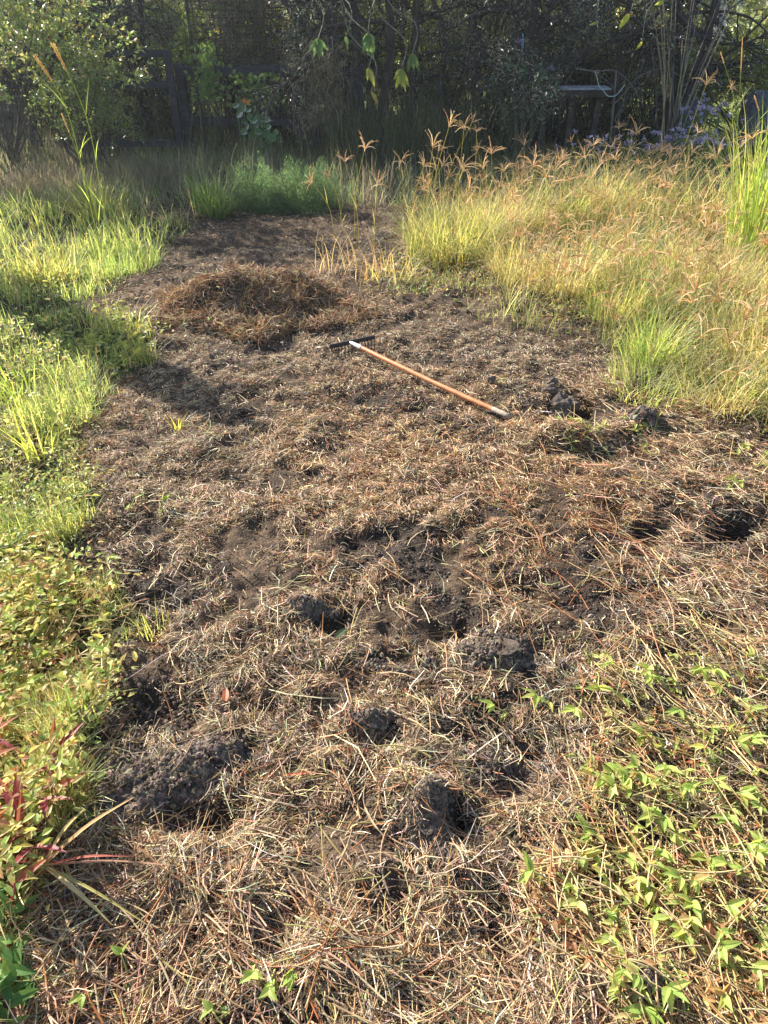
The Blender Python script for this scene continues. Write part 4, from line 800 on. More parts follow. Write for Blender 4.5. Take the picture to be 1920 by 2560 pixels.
# trees whose trunks show: stems traced where they stand
def traced(label, Y, paths, seed, **k):
    bx = AY(paths[0][0][0][0], paths[0][0][0][1], Y)[0]; z0 = float(H(bx, Y)); base = (bx, Y, z0); S = []
    for pts, r in paths:
        q = [np.array(P3(px, py, Y, base)) for px, py in pts]; q[0][2] = min(q[0][2], .0)
        d = unit(q[-1]-q[-2]); q.append(q[-1]+(d+[0,0,.4])*k.get('up', .7)); S.append((q, r*1.5))
    k.pop('up', None); TREES['traced'] = 1; r_ = tree(label, bx, Y, k.pop('h', 3.0), seed, S, **k); TREES.pop('traced'); return r_
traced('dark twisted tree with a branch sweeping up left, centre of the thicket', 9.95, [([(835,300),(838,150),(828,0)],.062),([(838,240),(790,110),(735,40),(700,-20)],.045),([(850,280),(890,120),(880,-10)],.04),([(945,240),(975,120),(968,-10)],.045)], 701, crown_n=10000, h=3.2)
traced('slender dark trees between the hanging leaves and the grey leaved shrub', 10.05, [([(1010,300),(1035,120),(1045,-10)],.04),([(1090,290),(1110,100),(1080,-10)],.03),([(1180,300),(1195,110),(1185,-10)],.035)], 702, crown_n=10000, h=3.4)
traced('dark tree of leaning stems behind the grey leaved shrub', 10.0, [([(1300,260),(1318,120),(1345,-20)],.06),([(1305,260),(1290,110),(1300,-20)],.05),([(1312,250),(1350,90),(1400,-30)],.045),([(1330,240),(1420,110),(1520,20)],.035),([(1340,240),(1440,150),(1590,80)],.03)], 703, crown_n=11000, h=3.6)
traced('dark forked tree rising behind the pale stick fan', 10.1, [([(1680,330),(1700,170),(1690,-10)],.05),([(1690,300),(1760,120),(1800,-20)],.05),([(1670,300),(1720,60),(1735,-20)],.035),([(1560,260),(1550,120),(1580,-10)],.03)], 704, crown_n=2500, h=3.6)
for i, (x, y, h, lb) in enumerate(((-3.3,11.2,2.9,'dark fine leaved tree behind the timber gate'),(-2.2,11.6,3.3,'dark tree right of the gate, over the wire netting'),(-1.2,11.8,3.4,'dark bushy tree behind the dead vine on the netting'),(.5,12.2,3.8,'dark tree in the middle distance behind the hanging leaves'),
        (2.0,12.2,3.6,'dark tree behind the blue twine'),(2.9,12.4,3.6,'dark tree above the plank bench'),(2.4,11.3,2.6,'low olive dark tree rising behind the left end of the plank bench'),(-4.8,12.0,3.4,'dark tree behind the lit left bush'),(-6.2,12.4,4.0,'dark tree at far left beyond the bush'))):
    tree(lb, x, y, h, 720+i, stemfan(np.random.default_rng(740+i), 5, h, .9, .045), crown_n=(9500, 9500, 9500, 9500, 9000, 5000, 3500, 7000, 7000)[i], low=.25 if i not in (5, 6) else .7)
for i, (x, y, h, lb) in enumerate(((-8.5,15,6.0,'tall shade tree beyond the fence at far left'),(-5.5,16,6.6,'tall shade tree beyond the gate'),(-2.4,16,6.6,'tall shade tree beyond the netting'),(.2,16.5,6.6,'tall shade tree beyond the middle of the thicket'))):
    rr = np.random.default_rng(760+i); tree(lb, x, y, h, 760+i, stemfan(rr, 4, h, 1.6, .09), crown_n=13000, leaf=(.11,.035), low=1.9, group='tall trees beyond the thicket')
def whitebark():
    b = Bag(); Y = 15.0; z0 = float(H(7.0, Y)); A = AY(1775, 230, Y); P = smoothpath([(A[0], Y, z0), AY(1790, 120, Y), AY(1812, -20, Y), AY(1830, -120, Y)], 12); t = thing('white_barked_tree', 'pale white barked trunk between the stick fan and the blurred foliage', 'tree', (A[0], Y, z0))
    tube1(b, P, np.linspace(.12, .08, 12), (.62,.60,.58), 10); b.build('trunk', M_rock, t, (A[0], Y, z0), smooth=True)
    rg = np.random.default_rng(77); n = 9000; c = P[-1]-np.array([A[0], Y, z0])+[.4,0,.6]; Q = c+rg.normal(0, 1, (n, 3))*[1.1,.9,.5]; b = Bag(); diamonds(b, Q, rg.normal(0, 1, (n, 3))+[0,0,-1], rg.uniform(.06, .14, n), .03, pal(rg, n, [(.2,.26,.1),(.3,.34,.16)], (1,1)), rg); b.build('crown', M_leaf, t)
whitebark()

def undergrowth():
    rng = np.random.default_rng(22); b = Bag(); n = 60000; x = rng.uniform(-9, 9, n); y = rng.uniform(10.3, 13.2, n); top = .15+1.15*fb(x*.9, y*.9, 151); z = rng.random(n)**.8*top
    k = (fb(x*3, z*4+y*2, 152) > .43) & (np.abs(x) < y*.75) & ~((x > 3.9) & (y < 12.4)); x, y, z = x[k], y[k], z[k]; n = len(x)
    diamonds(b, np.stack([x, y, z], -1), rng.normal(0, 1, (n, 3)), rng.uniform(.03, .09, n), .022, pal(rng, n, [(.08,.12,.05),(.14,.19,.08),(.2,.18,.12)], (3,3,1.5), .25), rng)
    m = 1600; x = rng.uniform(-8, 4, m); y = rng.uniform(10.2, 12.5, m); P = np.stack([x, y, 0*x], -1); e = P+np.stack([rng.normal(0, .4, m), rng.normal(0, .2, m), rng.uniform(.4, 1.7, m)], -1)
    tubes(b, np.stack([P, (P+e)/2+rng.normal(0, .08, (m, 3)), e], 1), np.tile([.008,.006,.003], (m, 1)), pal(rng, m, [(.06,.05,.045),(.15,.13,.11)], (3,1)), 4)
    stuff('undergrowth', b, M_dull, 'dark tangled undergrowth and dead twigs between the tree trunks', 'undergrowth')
undergrowth()
def thicket_twigs():
    rng = np.random.default_rng(23); b = Bag(); n = 3600; x = rng.uniform(-6, 6.2, n); y = rng.uniform(10.2, 12.8, n); k = (np.abs(x) < y*.72) & ~((x > -3.7) & (x < -2.3)) & ~((x > 4.0) & (rng.random(n) < .85)); x, y = x[k], y[k]; n = len(x); z = rng.uniform(.5, 2.6, n)
    P = np.stack([x, y, z], -1); D = rng.normal(0, 1, (n, 3))*[1,.5,.7]+[0,0,-.35]; D = unit(D)*rng.uniform(.2, .8, n)[:, None]
    tubes(b, np.stack([P, P+D*.35+rng.normal(0, .03, (n, 3)), P+D*.7+rng.normal(0, .05, (n, 3)), P+D], 1), np.tile([.006,.005,.0035,.002], (n, 1)), pal(rng, n, [(.04,.035,.033),(.07,.062,.056),(.24,.23,.21)], (4,2,1.2)), 3)
    stuff('thicket_twigs', b, M_bark, 'tangled fine grey and black twigs filling the thicket behind the fence', 'twigs')
thicket_twigs()
# bush with small oval leaves, left
def leafy_bush(label, x, y, rx, ry, h, n, seed, leaf=(.045,.018), cols=((.12,.20,.05),(.18,.27,.06),(.26,.33,.08),(.3,.26,.1)), name='leafy_bush', group=None, low=.0, stems=14, wts=(4,4,2,.6), cat='bush', k0=.62, twl=.20):
    rng = np.random.default_rng(seed); z0 = float(H(x, y)); t = thing(name, label, cat, (x, y, z0), group)
    m = n//14; u = unit(rng.normal(0, 1, (m, 3))); u[:, 2] = np.abs(u[:, 2])*1.3-.3; rr = k0+(1.05-k0)*rng.random(m)**.6; kk = .72+.55*fb(np.arctan2(u[:, 1], u[:, 0])*2.2+7, u[:, 2]*3+9, seed, 3)
    C = u*rr[:, None]*kk[:, None]*[rx, ry, h*.55]+[0, 0, h*.5]; C = C[C[:, 2] > low]; m = len(C)
    i = np.repeat(np.arange(m), 14); f = rng.random(len(i)); tw = unit(u[:m]+rng.normal(0, .6, (m, 3))+[0,0,.5])*twl; P = C[i]+tw[i]*f[:, None]+rng.normal(0, .012, (len(i), 3)); D = tw[i]/twl+rng.normal(0, .6, (len(i), 3))
    b = Bag(); diamonds(b, P, D, rng.uniform(leaf[0]*.6, leaf[0]*1.2, len(i)), leaf[1], pal(rng, len(i), cols, wts, .2), rng, .25); b.build('foliage', M_leaf, t)
    b = Bag(); tubes(b, np.stack([C, C+tw], 1), np.tile([.0022,.0012], (m, 1)), np.tile([.16,.13,.08], (m, 1)), 3)
    for k in range(stems):
        e = C[rng.integers(m)]; tube1(b, smoothpath([(rng.normal(0, .12), rng.normal(0, .1), -.03), e*.5+rng.normal(0, .08, 3)*[1,1,.3], e], 8), np.linspace(.018, .004, 8), (.10,.085,.07), 5)
    b.build('branches', M_bark, t); return t
leafy_bush('large glossy leaved bush, sunlit on top, in the upper left corner', -4.35, 9.0, 1.45, .7, 2.5, 17000, 801, k0=.3, leaf=(.062,.026), cols=((.19,.28,.09),(.28,.38,.12),(.46,.50,.18),(.44,.32,.15)), wts=(4,4,2,.8))
leafy_bush('lower green shoots at the right foot of the upper left bush', -3.35, 8.95, .45, .35, 1.25, 4200, 802, k0=.3)
leafy_bush('clipped dense hedge bush with yellow green top at far right', 5.35, 11.7, 1.35, .7, 1.18, 30000, 803, leaf=(.045,.024), cols=((.22,.28,.05),(.34,.38,.07),(.12,.17,.04)), wts=(3,3,3), name='hedge_bush', k0=.6)
leafy_bush('bright sunlit yellow green bush seen through the gap in the middle', .9, 15.0, 1.6, .8, 1.5, 12000, 804, leaf=(.10,.05), cols=((.34,.44,.06),(.45,.5,.08)), wts=(1,1), name='sunlit_bush')
leafy_bush('sunlit lime bush seen through the timber gate', -4.3, 14.2, 1.4, .8, 1.5, 12000, 805, leaf=(.10,.05), cols=((.34,.44,.06),(.45,.5,.08)), wts=(1,1), name='sunlit_bush')
leafy_bush('sunlit lime bush seen through the wire netting', -2.0, 15.0, 1.3, .8, 1.3, 10000, 806, leaf=(.10,.05), cols=((.40,.44,.10),(.5,.5,.12)), wts=(1,1), name='sunlit_bush')
leafy_bush('sunlit bush behind the plank bench', 3.6, 15.5, 2.0, .8, 1.4, 14000, 807, leaf=(.10,.05), cols=((.34,.38,.10),(.45,.45,.15)), wts=(1,1), name='sunlit_bush')
for i, (x, y, h, r_, lb, cols) in enumerate(((-3.0,11.6,1.9,.55,'leafy green sapling behind the timber gate',((.22,.32,.07),(.3,.38,.1))),(-1.9,11.2,2.2,.5,'leafy green sapling behind the wire netting',((.14,.22,.07),(.2,.3,.08))),(-.4,10.9,1.9,.45,'leafy green sapling by the central dark trunk',((.13,.19,.08),(.18,.25,.1))),
        (.75,11.0,1.7,.5,'leafy yellow green sapling behind the rightmost hanging leaves',((.3,.38,.07),(.2,.28,.07))),(1.5,11.4,2.3,.6,'grey green sapling left of the blue twine',((.14,.18,.11),(.19,.23,.14))),(3.1,11.5,1.7,.6,'leafy olive sapling behind the plank bench',((.24,.28,.1),(.32,.34,.13))),(3.9,11.3,1.7,.5,'leafy olive sapling behind the pale green twine',((.17,.21,.09),(.26,.3,.12))))):
    leafy_bush(lb, x, y, r_, r_*.8, h, 3800, 830+i, leaf=(.055,.024), cols=cols, wts=(1,1), name='leafy_sapling', cat='sapling', k0=.1, group='green saplings in the thicket', low=.3)
def far_wood():
    rng = np.random.default_rng(21); b = Bag(); n = 90000; x = rng.uniform(-36, 42, n); y = rng.uniform(24, 38, n); top = 3.5+6*fb(x*.22, y*.1, 141); z = rng.random(n)**.8*top
    k = fb(x*.9, z*.9+y*.5, 142) > .42; x, y, z = x[k], y[k], z[k]; n = len(x)
    diamonds(b, np.stack([x, y, z], -1), rng.normal(0, 1, (n, 3)), rng.uniform(.25, .55, n), .22, pal(rng, n, [(.26,.32,.12),(.34,.38,.18),(.42,.44,.28)], (2,2,1)), rng)
    stuff('far_wood', b, M_leaf, 'pale distant woodland behind the thicket', 'trees')
far_wood()
# a sapling just outside the frame on the left throws the long shadow across the lawn
SAP = (-3.42, 5.55)
leafy_bush('leafy sapling standing on the lawn beyond the left edge', SAP[0], SAP[1], .15, .15, 2.1, 9000, 811, leaf=(.06,.035), name='sapling', low=.25, stems=9, k0=.05, twl=.05)

# ------------------------------------------------------------------ fence line, gate, netting
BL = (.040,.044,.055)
def gate():
    Y = 9.9; t = thing('timber_gate', 'dark weathered timber gate with a diagonal brace, half hidden by the left bush', 'gate', (AY(425,250,Y)[0], Y, 0)); o = np.array([AY(425,250,Y)[0], Y, 0])
    TR = AY(425,134,Y); x1 = TR[0]; x0 = x1-2.3
    for z, nm in ((TR[2], 'rail'), (AY(425,212,Y)[2], 'rail'), (.22, 'rail')):
        b = Bag(); box(b, ((x0+x1)/2, Y, z), (x1-x0, .045, .075), BL); b.build(nm, M_timber, t, o)
    for xx in (x1-.03, x0+.03):
        b = Bag(); box(b, (xx, Y-.03, TR[2]/2+.03), (.085, .05, TR[2]), BL, 0, .004); b.build('stile', M_timber, t, o)
    p, q = AY(357,140,Y), AY(420,240,Y); b = Bag(); tube1(b, [p+[0,.03,0], q+[0,.03,0]], .03, BL, 4); b.build('brace', M_timber, t, o)
gate()
def fence():
    Y = 10.0; a = AY(440,178,Y); e = AY(900,176,Y); t = thing('post_and_rail_fence', 'dark charred looking post and rail fence right of the gate', 'fence', (a[0], Y, 0)); o = np.array([a[0], Y, 0])
    b = Bag(); box(b, ((a[0]+e[0])/2, Y, a[2]), (e[0]-a[0], .06, .11), BL); b.build('rail', M_timber, t, o)
    b = Bag(); box(b, ((a[0]+e[0])/2, Y, .45), (e[0]-a[0], .05, .09), BL); b.build('rail', M_timber, t, o)
    for px in (446, 640, 780, 895):
        xx = AY(px,178,Y)[0]; b = Bag(); box(b, (xx, Y+.06, .5), (.11, .08, 1.12), BL); b.build('post', M_timber, t, o)
    t2 = thing('wire_netting', 'rusty square wire netting hung with dead twigs above the rail fence', 'netting', (AY(480,100,Y)[0], Y+.15, 0)); o2 = np.array([AY(480,100,Y)[0], Y+.15, 0]); b = Bag()
    x0, x1 = AY(470,100,Y)[0], AY(770,100,Y)[0]; rng = np.random.default_rng(30)
    for z in np.arange(1.0, 2.5, .075): tube1(b, smoothpath([(x0, Y+.15, z), ((x0+x1)/2, Y+.15+rng.normal(0, .02), z-.02), (x1, Y+.15, z)], 8), .0035, (.05,.035,.03), 4)
    for x in np.arange(x0, x1, .075): tube1(b, [(x, Y+.157, .95), (x+rng.normal(0, .01), Y+.157, 2.45)], .003, (.05,.035,.03), 4)
    b.build('mesh_wires', M_iron, t2, o2)
    for xx in (x0, x1): b = Bag(); tube1(b, [(xx, Y+.17, 0), (xx, Y+.17, 2.5)], .02, (.05,.045,.045), 8); b.build('stake', M_iron, t2, o2)
    # dead twigs
    n = 900; x = rng.uniform(x0, x1+.2, n); z = rng.uniform(.9, 2.2, n); b = Bag(); P = np.stack([x, Y+.2+rng.normal(0, .06, n), z], -1); D = rng.normal(0, .4, (n, 3))*[1,.3,1]+[0,0,-.5]; L = rng.uniform(.1, .5, n)[:, None]
    tubes(b, np.stack([P, P+D*L*.5+rng.normal(0, .02, (n, 3)), P+D*L], 1), np.tile([.004,.003,.0015], (n, 1)), pal(rng, n, [(.10,.08,.07),(.18,.15,.13)], (1,1)), 3)
    o3 = b.build('dead_vine', M_bark, None, o2); o3.location = o2; tag(o3, 'tangle of dead dark vine twigs hanging on the wire netting', 'vine')
    # paling fence at far left
    t4 = thing('paling_fence', 'weathered grey paling fence low behind the upper left bush', 'fence', (-5.6, 9.6, 0)); o4 = np.array([-5.6, 9.6, 0])
    for k in range(22): b = Bag(); box(b, (-7.0+k*.125, 9.75, .38+rng.normal(0, .02)), (.105, .018, .8), (.10,.095,.10)); b.build('paling', M_timber, t4, o4)
    b = Bag(); box(b, (-5.7, 9.78, .5), (2.8, .04, .07), (.09,.085,.09)); b.build('rail', M_timber, t4, o4)
fence()
def vines():
    rng = np.random.default_rng(31)
    # heart leaved creeper on the fence rail
    for (px0, px1, py0, py1, n, Y, lb, cols, lf) in ((490,545,105,250,300,9.8,'green leafy creeper climbing the rail fence left of the orange flower',((.12,.22,.06),(.2,.32,.08)),(.055,.04)),
            (560,700,170,270,120,9.75,'sparse heart leaved creeper on the rail fence above the orange flower',((.12,.22,.06),(.2,.32,.08)),(.06,.05)),(440,520,20,175,260,10.5,'yellow green creeper lit from behind, right of the gate top',((.3,.4,.07),(.2,.3,.06)),(.06,.045))):
        c = AY((px0+px1)/2, py1, Y); t = thing('creeper', lb, 'creeper', (c[0], Y, 0)); o = np.array([c[0], Y, 0])
        P = np.stack([AY((px0+px1)/2+rng.normal(0, .24)*(px1-px0)*(1+.6*math.sin(q*.37)), py0+(py1-py0)*rng.beta(1.5, 1.3), Y+rng.normal(0, .08)) for q in range(n)]); a = rng.uniform(0, 6.3, n)
        b = Bag(); bigleaves(b, P, np.stack([np.cos(a), -.3+0*a, np.sin(a)-.5], -1), lf[0], lf[1], pal(rng, n, cols, (1,1), .15), rng, 5, .3, np.tile([0,-1,.3], (n, 1))+rng.normal(0, .4, (n, 3))); b.build('foliage', M_leaf, t, o)
        b = Bag()
        for k in range(7): p = P[rng.integers(n)]; tube1(b, smoothpath([(p[0]+rng.normal(0, .1), Y, .1), p*[1,1,.6]+[rng.normal(0, .05), 0, .1], p], 9), .003, (.16,.2,.08), 4)
        b.build('stems', M_stem, t, o)
    # round leaved nasturtium
    Y = 9.4; c = AY(650,330,Y); t = thing('round_leaved_plant', 'round leaved blue green plant with one orange flower at the foot of the fence', 'plant', (c[0], Y, 0)); o = np.array([c[0], Y, 0]); lb = Bag(); sb = Bag()
    pts = [(590,265),(607,268),(621,276),(625,293),(640,282),(650,296),(661,288),(655,310),(672,318),(640,318),(612,305),(618,318),(645,330),(665,335),(680,345),(650,345),(632,340),(690,330),(700,350),(610,330),(600,285),(635,300),(668,300),(672,352),(655,362)]
    for px, py in pts:
        p = AY(px, py, Y+rng.normal(0, .08)); nrm = unit(np.array([rng.normal(0, .3), -1, .7+rng.normal(0, .3)])); s = unit(np.cross(nrm, [0,0,1])); u = np.cross(s, nrm); r = rng.uniform(.032, .055); q = np.arange(14)*2*PI/14
        V = np.concatenate([[p], p+r*.6*(np.cos(q)[:,None]*s+np.sin(q)[:,None]*u)+nrm*.004, p+r*(1+.06*np.cos(q*5))[:,None]*(np.cos(q)[:,None]*s+np.sin(q)[:,None]*u)+nrm*.010]); i = np.arange(14); j = (i+1) % 14
        lb.add(V, np.stack([1+i, 15+i, 15+j, 1+j], -1), np.stack([0*i, 1+i, 1+j], -1), np.array([.13,.26,.11])*rng.uniform(.8, 1.3)); tube1(sb, smoothpath([(p[0]+rng.normal(0, .05), Y+.1, .02), (p+[0,.06,-.1]), p], 6), .003, (.2,.3,.12), 4)
    lb.build('foliage', M_leaf, t, o, smooth=True); sb.build('stems', M_stem, t, o)
    for px, py, cc, nm in ((612,253,(.8,.22,.02),'orange flower'),(623,256,(.8,.5,.03),'yellow flower')):
        p = AY(px, py, Y-.05); fbg = Bag(); a = np.arange(5)*2*PI/5; bigleaves(fbg, np.tile(p, (5, 1)), np.stack([np.cos(a), -.4+0*a, np.sin(a)], -1), .034, .03, np.tile(cc, (5, 1)), rng, 5, .1, np.tile([0,-1,0.], (5, 1))); f = fbg.build('flower', M_leaf, t, o); f['label'] = nm+' above round leaves'
    # curtain of dead grass hanging by the central trunk
    c = AY(800,300,9.5); n = 900; px = rng.normal(805, 32, n); py = rng.uniform(120, 320, n); P = np.stack([AY(a, b_, 9.5+rng.normal(0, .15)) for a, b_ in zip(px, py)]); b = Bag()
    blades(b, P, rng.uniform(.15, .5, n), rng.uniform(.004, .008, n), rng.uniform(0, 6.3, n), rng.uniform(.6, 1.6, n), rng.uniform(1.2, 2.4, n), pal(rng, n, [(.42,.34,.22),(.32,.26,.18),(.5,.42,.3),(.2,.24,.1)], (3,3,2,1.5)), 6)
    tag(b.build('dead_grass_curtain', M_straw), 'curtain of pale dead grass draped below the central dark trunk', 'dead grass')
    for k, (cx, w_, n, lb) in enumerate(((1130,55,900,'rank upright dark grass left of the grey leaved shrub'),(1000,45,600,'rank upright dark grass under the drooping yellow green leaves'),(880,35,500,'thin upright dark grass right of the dead grass curtain'))):
        px = rng.normal(cx, w_, n); x = AY(px, 330, 9.3)[:, 0]; y = 9.3+rng.normal(0, .25, n); b = Bag(); blades(b, np.stack([x, y, 0*x], -1), rng.uniform(.35, 1.05, n), .006, rng.uniform(0, 6.3, n), rng.uniform(0, .45, n), rng.gamma(1.3, .5, n), pal(rng, n, [(.08,.11,.06),(.14,.17,.09),(.26,.24,.17)], (3,3,1)), 6); tag(b.build('grass_clump', M_grass), lb, 'grass')
vines()
def hanging_leaves():
    rng = np.random.default_rng(33)
    for (px, py, Y, leaves, col, lb) in ((795,98,8.9,[(-1.9,.17),(-1.5,.19),(-1.2,.18),(-2.3,.16),(-.8,.14)],(.15,.26,.10),'sprig of drooping green leaves, leftmost of the hanging sprigs'),
            (920,85,8.9,[(-1.9,.19),(-1.6,.2),(-1.3,.22),(-1.1,.17),(-2.3,.13),(-.5,.1)],(.15,.27,.09),'sprig of drooping green leaves on a grey tip, middle of the hanging sprigs'),
            (865,90,8.9,[(-1.4,.12)],(.2,.34,.1),'single green leaf between the left and middle hanging sprigs'),
            (920,172,8.8,[(-1.1,.20),(-1.7,.12)],(.34,.38,.07),'long yellow green leaves drooping below the middle sprig'),(928,228,8.8,[(-1.0,.15)],(.36,.34,.08),'dull yellow leaf lowest under the middle sprig'),
            (1002,175,8.8,[(-2.2,.13),(-1.85,.19),(-1.5,.16),(-1.0,.18),(-1.35,.2)],(.32,.42,.08),'fan of yellow green leaves, rightmost of the hanging sprigs'),(1030,135,8.9,[(-1.9,.17),(-1.4,.16),(-1.1,.18)],(.15,.26,.09),'dark green leaves above the rightmost hanging fan'),
            (1605,105,9.0,[(-2.2,.10)],(.4,.5,.06),'small lime leaf hanging below the lit yellow leaf at upper right'),(1575,34,8.6,[(-2.35,.14),(-2.15,.15)],(.55,.62,.06),'brightly backlit yellow leaf pair at upper right'),(1660,4,8.8,[(-2.8,.10)],(.4,.5,.06),'lime leaf touching the top edge at upper right'),(1490,58,9.0,[(-2.9,.07)],(.36,.46,.06),'small lime leaf left of the backlit yellow pair')):
        p = AY(px, py, Y); t = thing('hanging_sprig', lb, 'leaves', p, 'leafy sprigs hanging from the thicket'); n = len(leaves); a = np.array([l[0] for l in leaves]); L = np.array([l[1] for l in leaves])
        
        for q in range(n):
            b = Bag(); bigleaves(b, rng.normal(0, .004, (1, 3)), np.array([[math.cos(a[q]), rng.normal(-.15, .15), math.sin(a[q])]]), L[q], L[q]*.36, pal(rng, 1, [col], (1,), .12), rng, 9, .15, np.array([[0,-1,.35]])+rng.normal(0, .25, (1, 3)), .14, 'lan'); b.build('leaf', M_leaf, t)
        b = Bag(); tube1(b, smoothpath([(0,0,0), (.05,.2,.25), (.25*rng.choice([-1,1]),.7,.5), (.4*rng.choice([-1,1]),1.3,.95)], 12), np.linspace(.003, .008, 12), (.22,.22,.17), 5); b.build('stalk', M_stem, t)
hanging_leaves()
def grey_shrub():
    rng = np.random.default_rng(34); Y = 9.6; c = AY(1310,290,Y); t = thing('broad_leaved_shrub', 'grey green broad leaved shrub with a few mauve flowers, left of the plank bench', 'shrub', (c[0], Y, 0)); o = np.array([c[0], Y, 0]); lb = Bag(); sb = Bag(); fbg = Bag()
    heads = [(1300,135),(1330,150),(1275,150),(1355,165),(1380,185),(1345,195),(1300,190),(1262,205),(1290,225),(1330,225),(1372,215),(1252,232),(1312,165),(1275,180),(1238,190),(1350,240),(1390,205),(1310,255),(1270,255),(1240,220),(1335,275),(1290,280)]
    for px, py in heads:
        p = AY(px, py, Y+rng.normal(0, .15)); n = 11; a = np.arange(n)*2.4+rng.random()*6; e = rng.uniform(-.3, .8, n); f = rng.uniform(0, .1, n)
        bigleaves(lb, p-np.array([0,0,1])*f[:,None], np.stack([np.cos(a)*np.cos(e), np.sin(a)*np.cos(e), np.sin(e)-.1], -1), rng.uniform(.08, .15, n), rng.uniform(.032, .055, n), pal(rng, n, [(.13,.20,.12),(.18,.26,.16),(.09,.16,.08)], (3,2,2), .12), rng, 6, .7, fold=.15, shape='lan')
        tube1(sb, smoothpath([(c[0]+rng.normal(0, .12), Y+.05, 0), (p+[c[0], Y, 0])*.5+rng.normal(0, .03, 3), p], 9), np.linspace(.009, .004, 9), (.17,.18,.13), 5)
    lb.build('foliage', M_dull, t, o); sb.build('stems', M_stem, t, o)
    for px, py in ((1300,104),(1376,170),(1352,178)):
        p = AY(px, py, Y-.1); n = 60; fb2 = Bag(); crumbs(fb2, p+rng.normal(0, 1, (n, 3))*[.022,.015,.012], np.full(n, .006), pal(rng, n, [(.30,.22,.55),(.4,.34,.7)], (1,1)), rng); fb2.build('flower_cluster', M_leaf, t, o)
grey_shrub()
def bench():
    Y = 9.8; a = AY(1365,222,Y); e = AY(1495,217,Y); z = (a[2]+e[2])/2; t = thing('plank_bench', 'low plank bench with a pale sheet top on stubby posts behind the shrub', 'bench', ((a[0]+e[0])/2, Y, 0)); o = np.array([(a[0]+e[0])/2, Y, 0]); L = e[0]-a[0]+.25
    b = Bag(); box(b, (o[0], Y, z), (L, .34, .022), (.34,.37,.42)); b.build('top_sheet', M_rock, t, o)
    b = Bag(); box(b, (o[0]+.0, Y+.004, z-.051), (L-.03, .34, .07), (.06,.045,.04)); b.build('plank', M_timber, t, o)
    for k, xx in enumerate((o[0]-L*.36, o[0]+L*.02, o[0]+L*.38)): b = Bag(); box(b, (xx, Y, (z-.087)/2), (.07, .10, z-.087), (.07,.06,.055)); b.build('leg', M_timber, t, o)
    rng = np.random.default_rng(35)
    for k, (px, py, lb) in enumerate(((1400,272,'pale stone block on the ground under the bench, left one'),(1422,282,'pale stone block on the ground under the bench, middle one'),(1345,280,'pale stone block beneath the shrub by the bench'))):
        p = AY(px, py, Y-.1); V = IV2*(1+.2*(fb(IV2[:,0]*2+k, IV2[:,1]*2+IV2[:,2], k)-.5)[:,None])*[.06,.05,.09]; oo = Bag().add(V, tris=IF2, col=(.36,.33,.27)).build('stone', M_rock, smooth=True); oo.location = (p[0], p[1], .08); tag(oo, lb, 'stone', 'stones by the bench')
    for k, (px, py, sx, sz, lb) in enumerate(((1738,245,.16,.20,'dark grey boulder behind the mauve flowers'),(1908,250,.22,.32,'dark blue grey boulder at the right edge behind the reeds'))):
        p = AY(px, py, 10.0); V = IV2*(1+.35*(fb(IV2[:,0]*1.5+k*4+2, IV2[:,1]*1.5+IV2[:,2]*1.3, 9+k)-.5)[:,None]); V = np.sign(V)*np.abs(V)**.75*[sx, .18, sz]; oo = Bag().add(V, tris=IF2, col=(.10,.11,.13)).build('boulder', M_rock, smooth=True); oo.location = (p[0], p[1], p[2]*.7); tag(oo, lb, 'boulder', 'boulders at right')
bench()
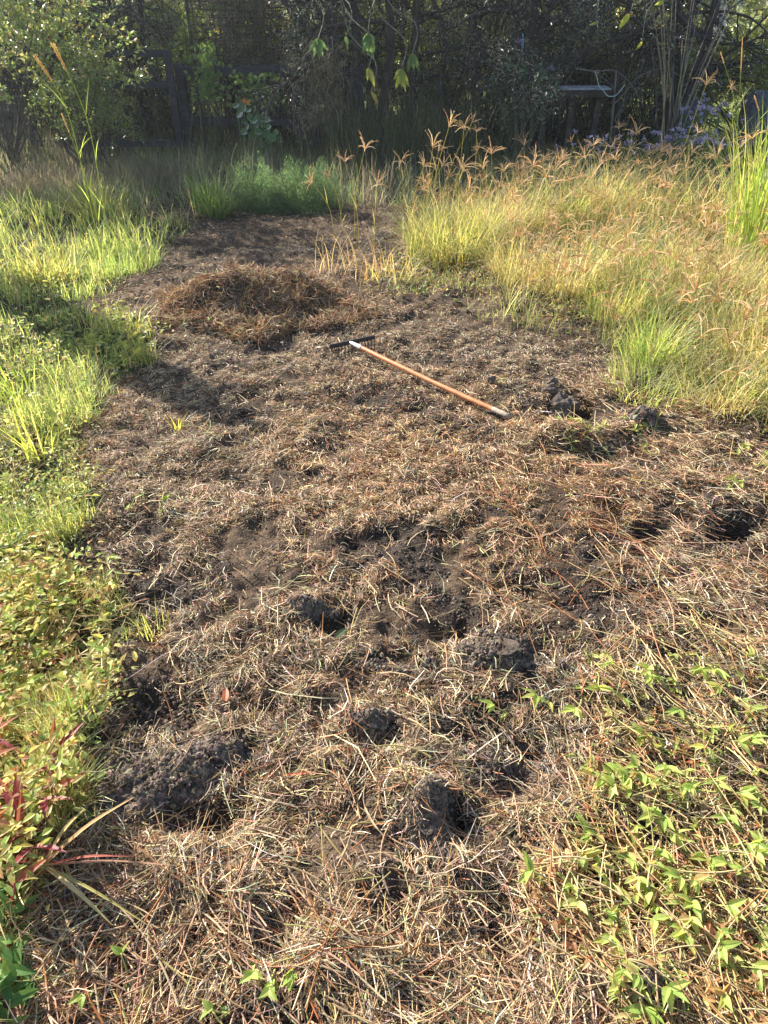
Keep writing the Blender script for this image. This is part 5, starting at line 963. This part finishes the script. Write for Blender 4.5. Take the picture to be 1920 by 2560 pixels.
def twine():
    Y = 9.3; b = Bag(); P = [AY(px, py, Y) for px, py in ((1487,178),(1493,195),(1497,214),(1508,226),(1518,239),(1530,241),(1540,238),(1552,225),(1562,212))]
    tube1(b, smoothpath(P, 26), .005, (.40,.55,.52), 5); tag(b.build('twine', M_twine), 'sagging pale green twine tied between thin branches right of the bench', 'twine')
    b = Bag(); tube1(b, smoothpath([AY(px, py, 9.35) for px, py in ((1307,84),(1308,105),(1306,125),(1301,140),(1303,152))], 14), .006, (.12,.42,.60), 5); tag(b.build('twine', M_twine), 'blue twine hanging down the dark trunk above the grey leaved shrub', 'twine')
    # bare arching branch and stick fan
    rng = np.random.default_rng(36); t = thing('bare_sapling', 'bare grey sapling with arching twigs around the pale green twine', 'sapling', (AY(1535,300,9.35)[0], 9.35, 0)); o = np.array([AY(1535,300,9.35)[0], 9.35, 0]); b = Bag()
    for pts, r in (([(1535,330),(1536,240),(1540,175)],.018),([(1535,260),(1560,235),(1600,190),(1660,172),(1700,190)],.010),([(1440,172),(1487,178),(1540,178),(1580,215),(1610,270)],.010),([(1536,300),(1570,240),(1590,190),(1600,150)],.006),([(1520,330),(1560,250),(1575,180)],.006),([(1536,220),(1500,190),(1450,168)],.007)):
        q = [AY(px, py, 9.35+rng.normal(0, .05)) for px, py in pts]; 
        if pts[0][1] > 325: q[0][2] = 0
        tube1(b, smoothpath(q, 14), np.linspace(r, r*.5, 14), (.15,.14,.125), 5)
    b.build('branches', M_bark, t, o, smooth=True)
    t = thing('stick_fan', 'fan of long bare pale sticks rising to the right from one base', 'stems', (AY(1680,340,9.4)[0], 9.4, 0)); o = np.array([AY(1680,340,9.4)[0], 9.4, 0])
    for k in range(20):
        bx = 1680+rng.normal(0, 14); ex = rng.uniform(1600, 1900) if k < 16 else rng.uniform(1560, 1700); m = (bx*.62+ex*.38); yy = 9.4+rng.normal(0, .12); q = [AY(bx, 340, yy), AY(m, 190, yy), AY(ex, -40-rng.uniform(0, 60), yy+rng.uniform(0, .5))]; q[0][2] = 0
        b = Bag(); c = np.array([(.26,.24,.21),(.10,.09,.08),(.36,.30,.2)][rng.integers(3)]); tube1(b, smoothpath(q, 12), np.linspace(.008, .0035, 12), c, 5); b.build('stick', M_bark, t, o, smooth=True)
    # mauve flowers
    for k, (cx, cy, sx, sy, n, lb) in enumerate(((1760,270,40,14,34,'upper drift of mauve flowering weed in front of the boulder'),(1700,345,60,18,60,'middle drift of mauve flowering weed behind the golden grass'),(1560,360,70,18,44,'left drift of mauve flowering weed behind the golden grass'),(1790,350,40,14,22,'right drift of mauve flowering weed behind the golden grass'))):
        Y = 8.7 if k else 9.3; c = AY(cx, cy, Y); t = thing('mauve_flowering_weed', lb, 'flowers', (c[0], Y, 0), 'mauve flowering weeds'); o = np.array([c[0], Y, 0]); fl = Bag(); sb = Bag()
        for i in range(n):
            fl = Bag(); p = AY(rng.normal(cx, sx), rng.normal(cy, sy), Y+rng.normal(0, .15)); m = 9; crumbs(fl, p+rng.normal(0, 1, (m, 3))*[.014,.01,.009], rng.uniform(.006, .010, m), pal(rng, m, [(.45,.42,.75),(.6,.56,.85)], (1,1), .1), rng); fl.build('flower_head', M_leaf, t, o)
            q0 = np.array([p[0]+rng.normal(0, .08), p[1]+rng.normal(0, .05), 0]); tube1(sb, smoothpath([q0, (q0+p)/2+rng.normal(0, .02, 3), p], 5), .0025, (.12,.2,.06), 3); a = rng.uniform(0, 6.3, 6); bigleaves(sb, q0+(p-q0)*rng.uniform(.2, .9, (6, 1)), np.stack([np.cos(a), np.sin(a), .4+0*a], -1), .05, .028, pal(rng, 6, [(.12,.2,.06)], (1,)), rng, 4)
        sb.build('stems', M_dull, t, o)
twine()

def haze():  # added volume that lightens the shaded background and imitates veiling lens glare
    b = Bag(); x0, x1, y0, y1, z0, z1 = -60, 60, -20, 60, -3, 14
    V = np.array([(x0,y0,z0),(x1,y0,z0),(x1,y1,z0),(x0,y1,z0),(x0,y0,z1),(x1,y0,z1),(x1,y1,z1),(x0,y1,z1)], float)
    m, n, l = newmat('haze'); out = n.new('ShaderNodeOutputMaterial'); v = n.new('ShaderNodeVolumePrincipled'); v.inputs['Density'].default_value = .0014; v.inputs['Anisotropy'].default_value = .45; v.inputs['Color'].default_value = (.86,.92,1,1)
    l.new(v.outputs[0], out.inputs['Volume'])
    b.add(V, [(3,2,1,0),(4,5,6,7),(0,1,5,4),(1,2,6,5),(2,3,7,6),(3,0,4,7)]); o = b.build('haze', m); o['kind'] = 'stuff'; o['label'] = 'thin haze added to lift the shaded background like lens glare'; o['category'] = 'haze'; return o
haze()
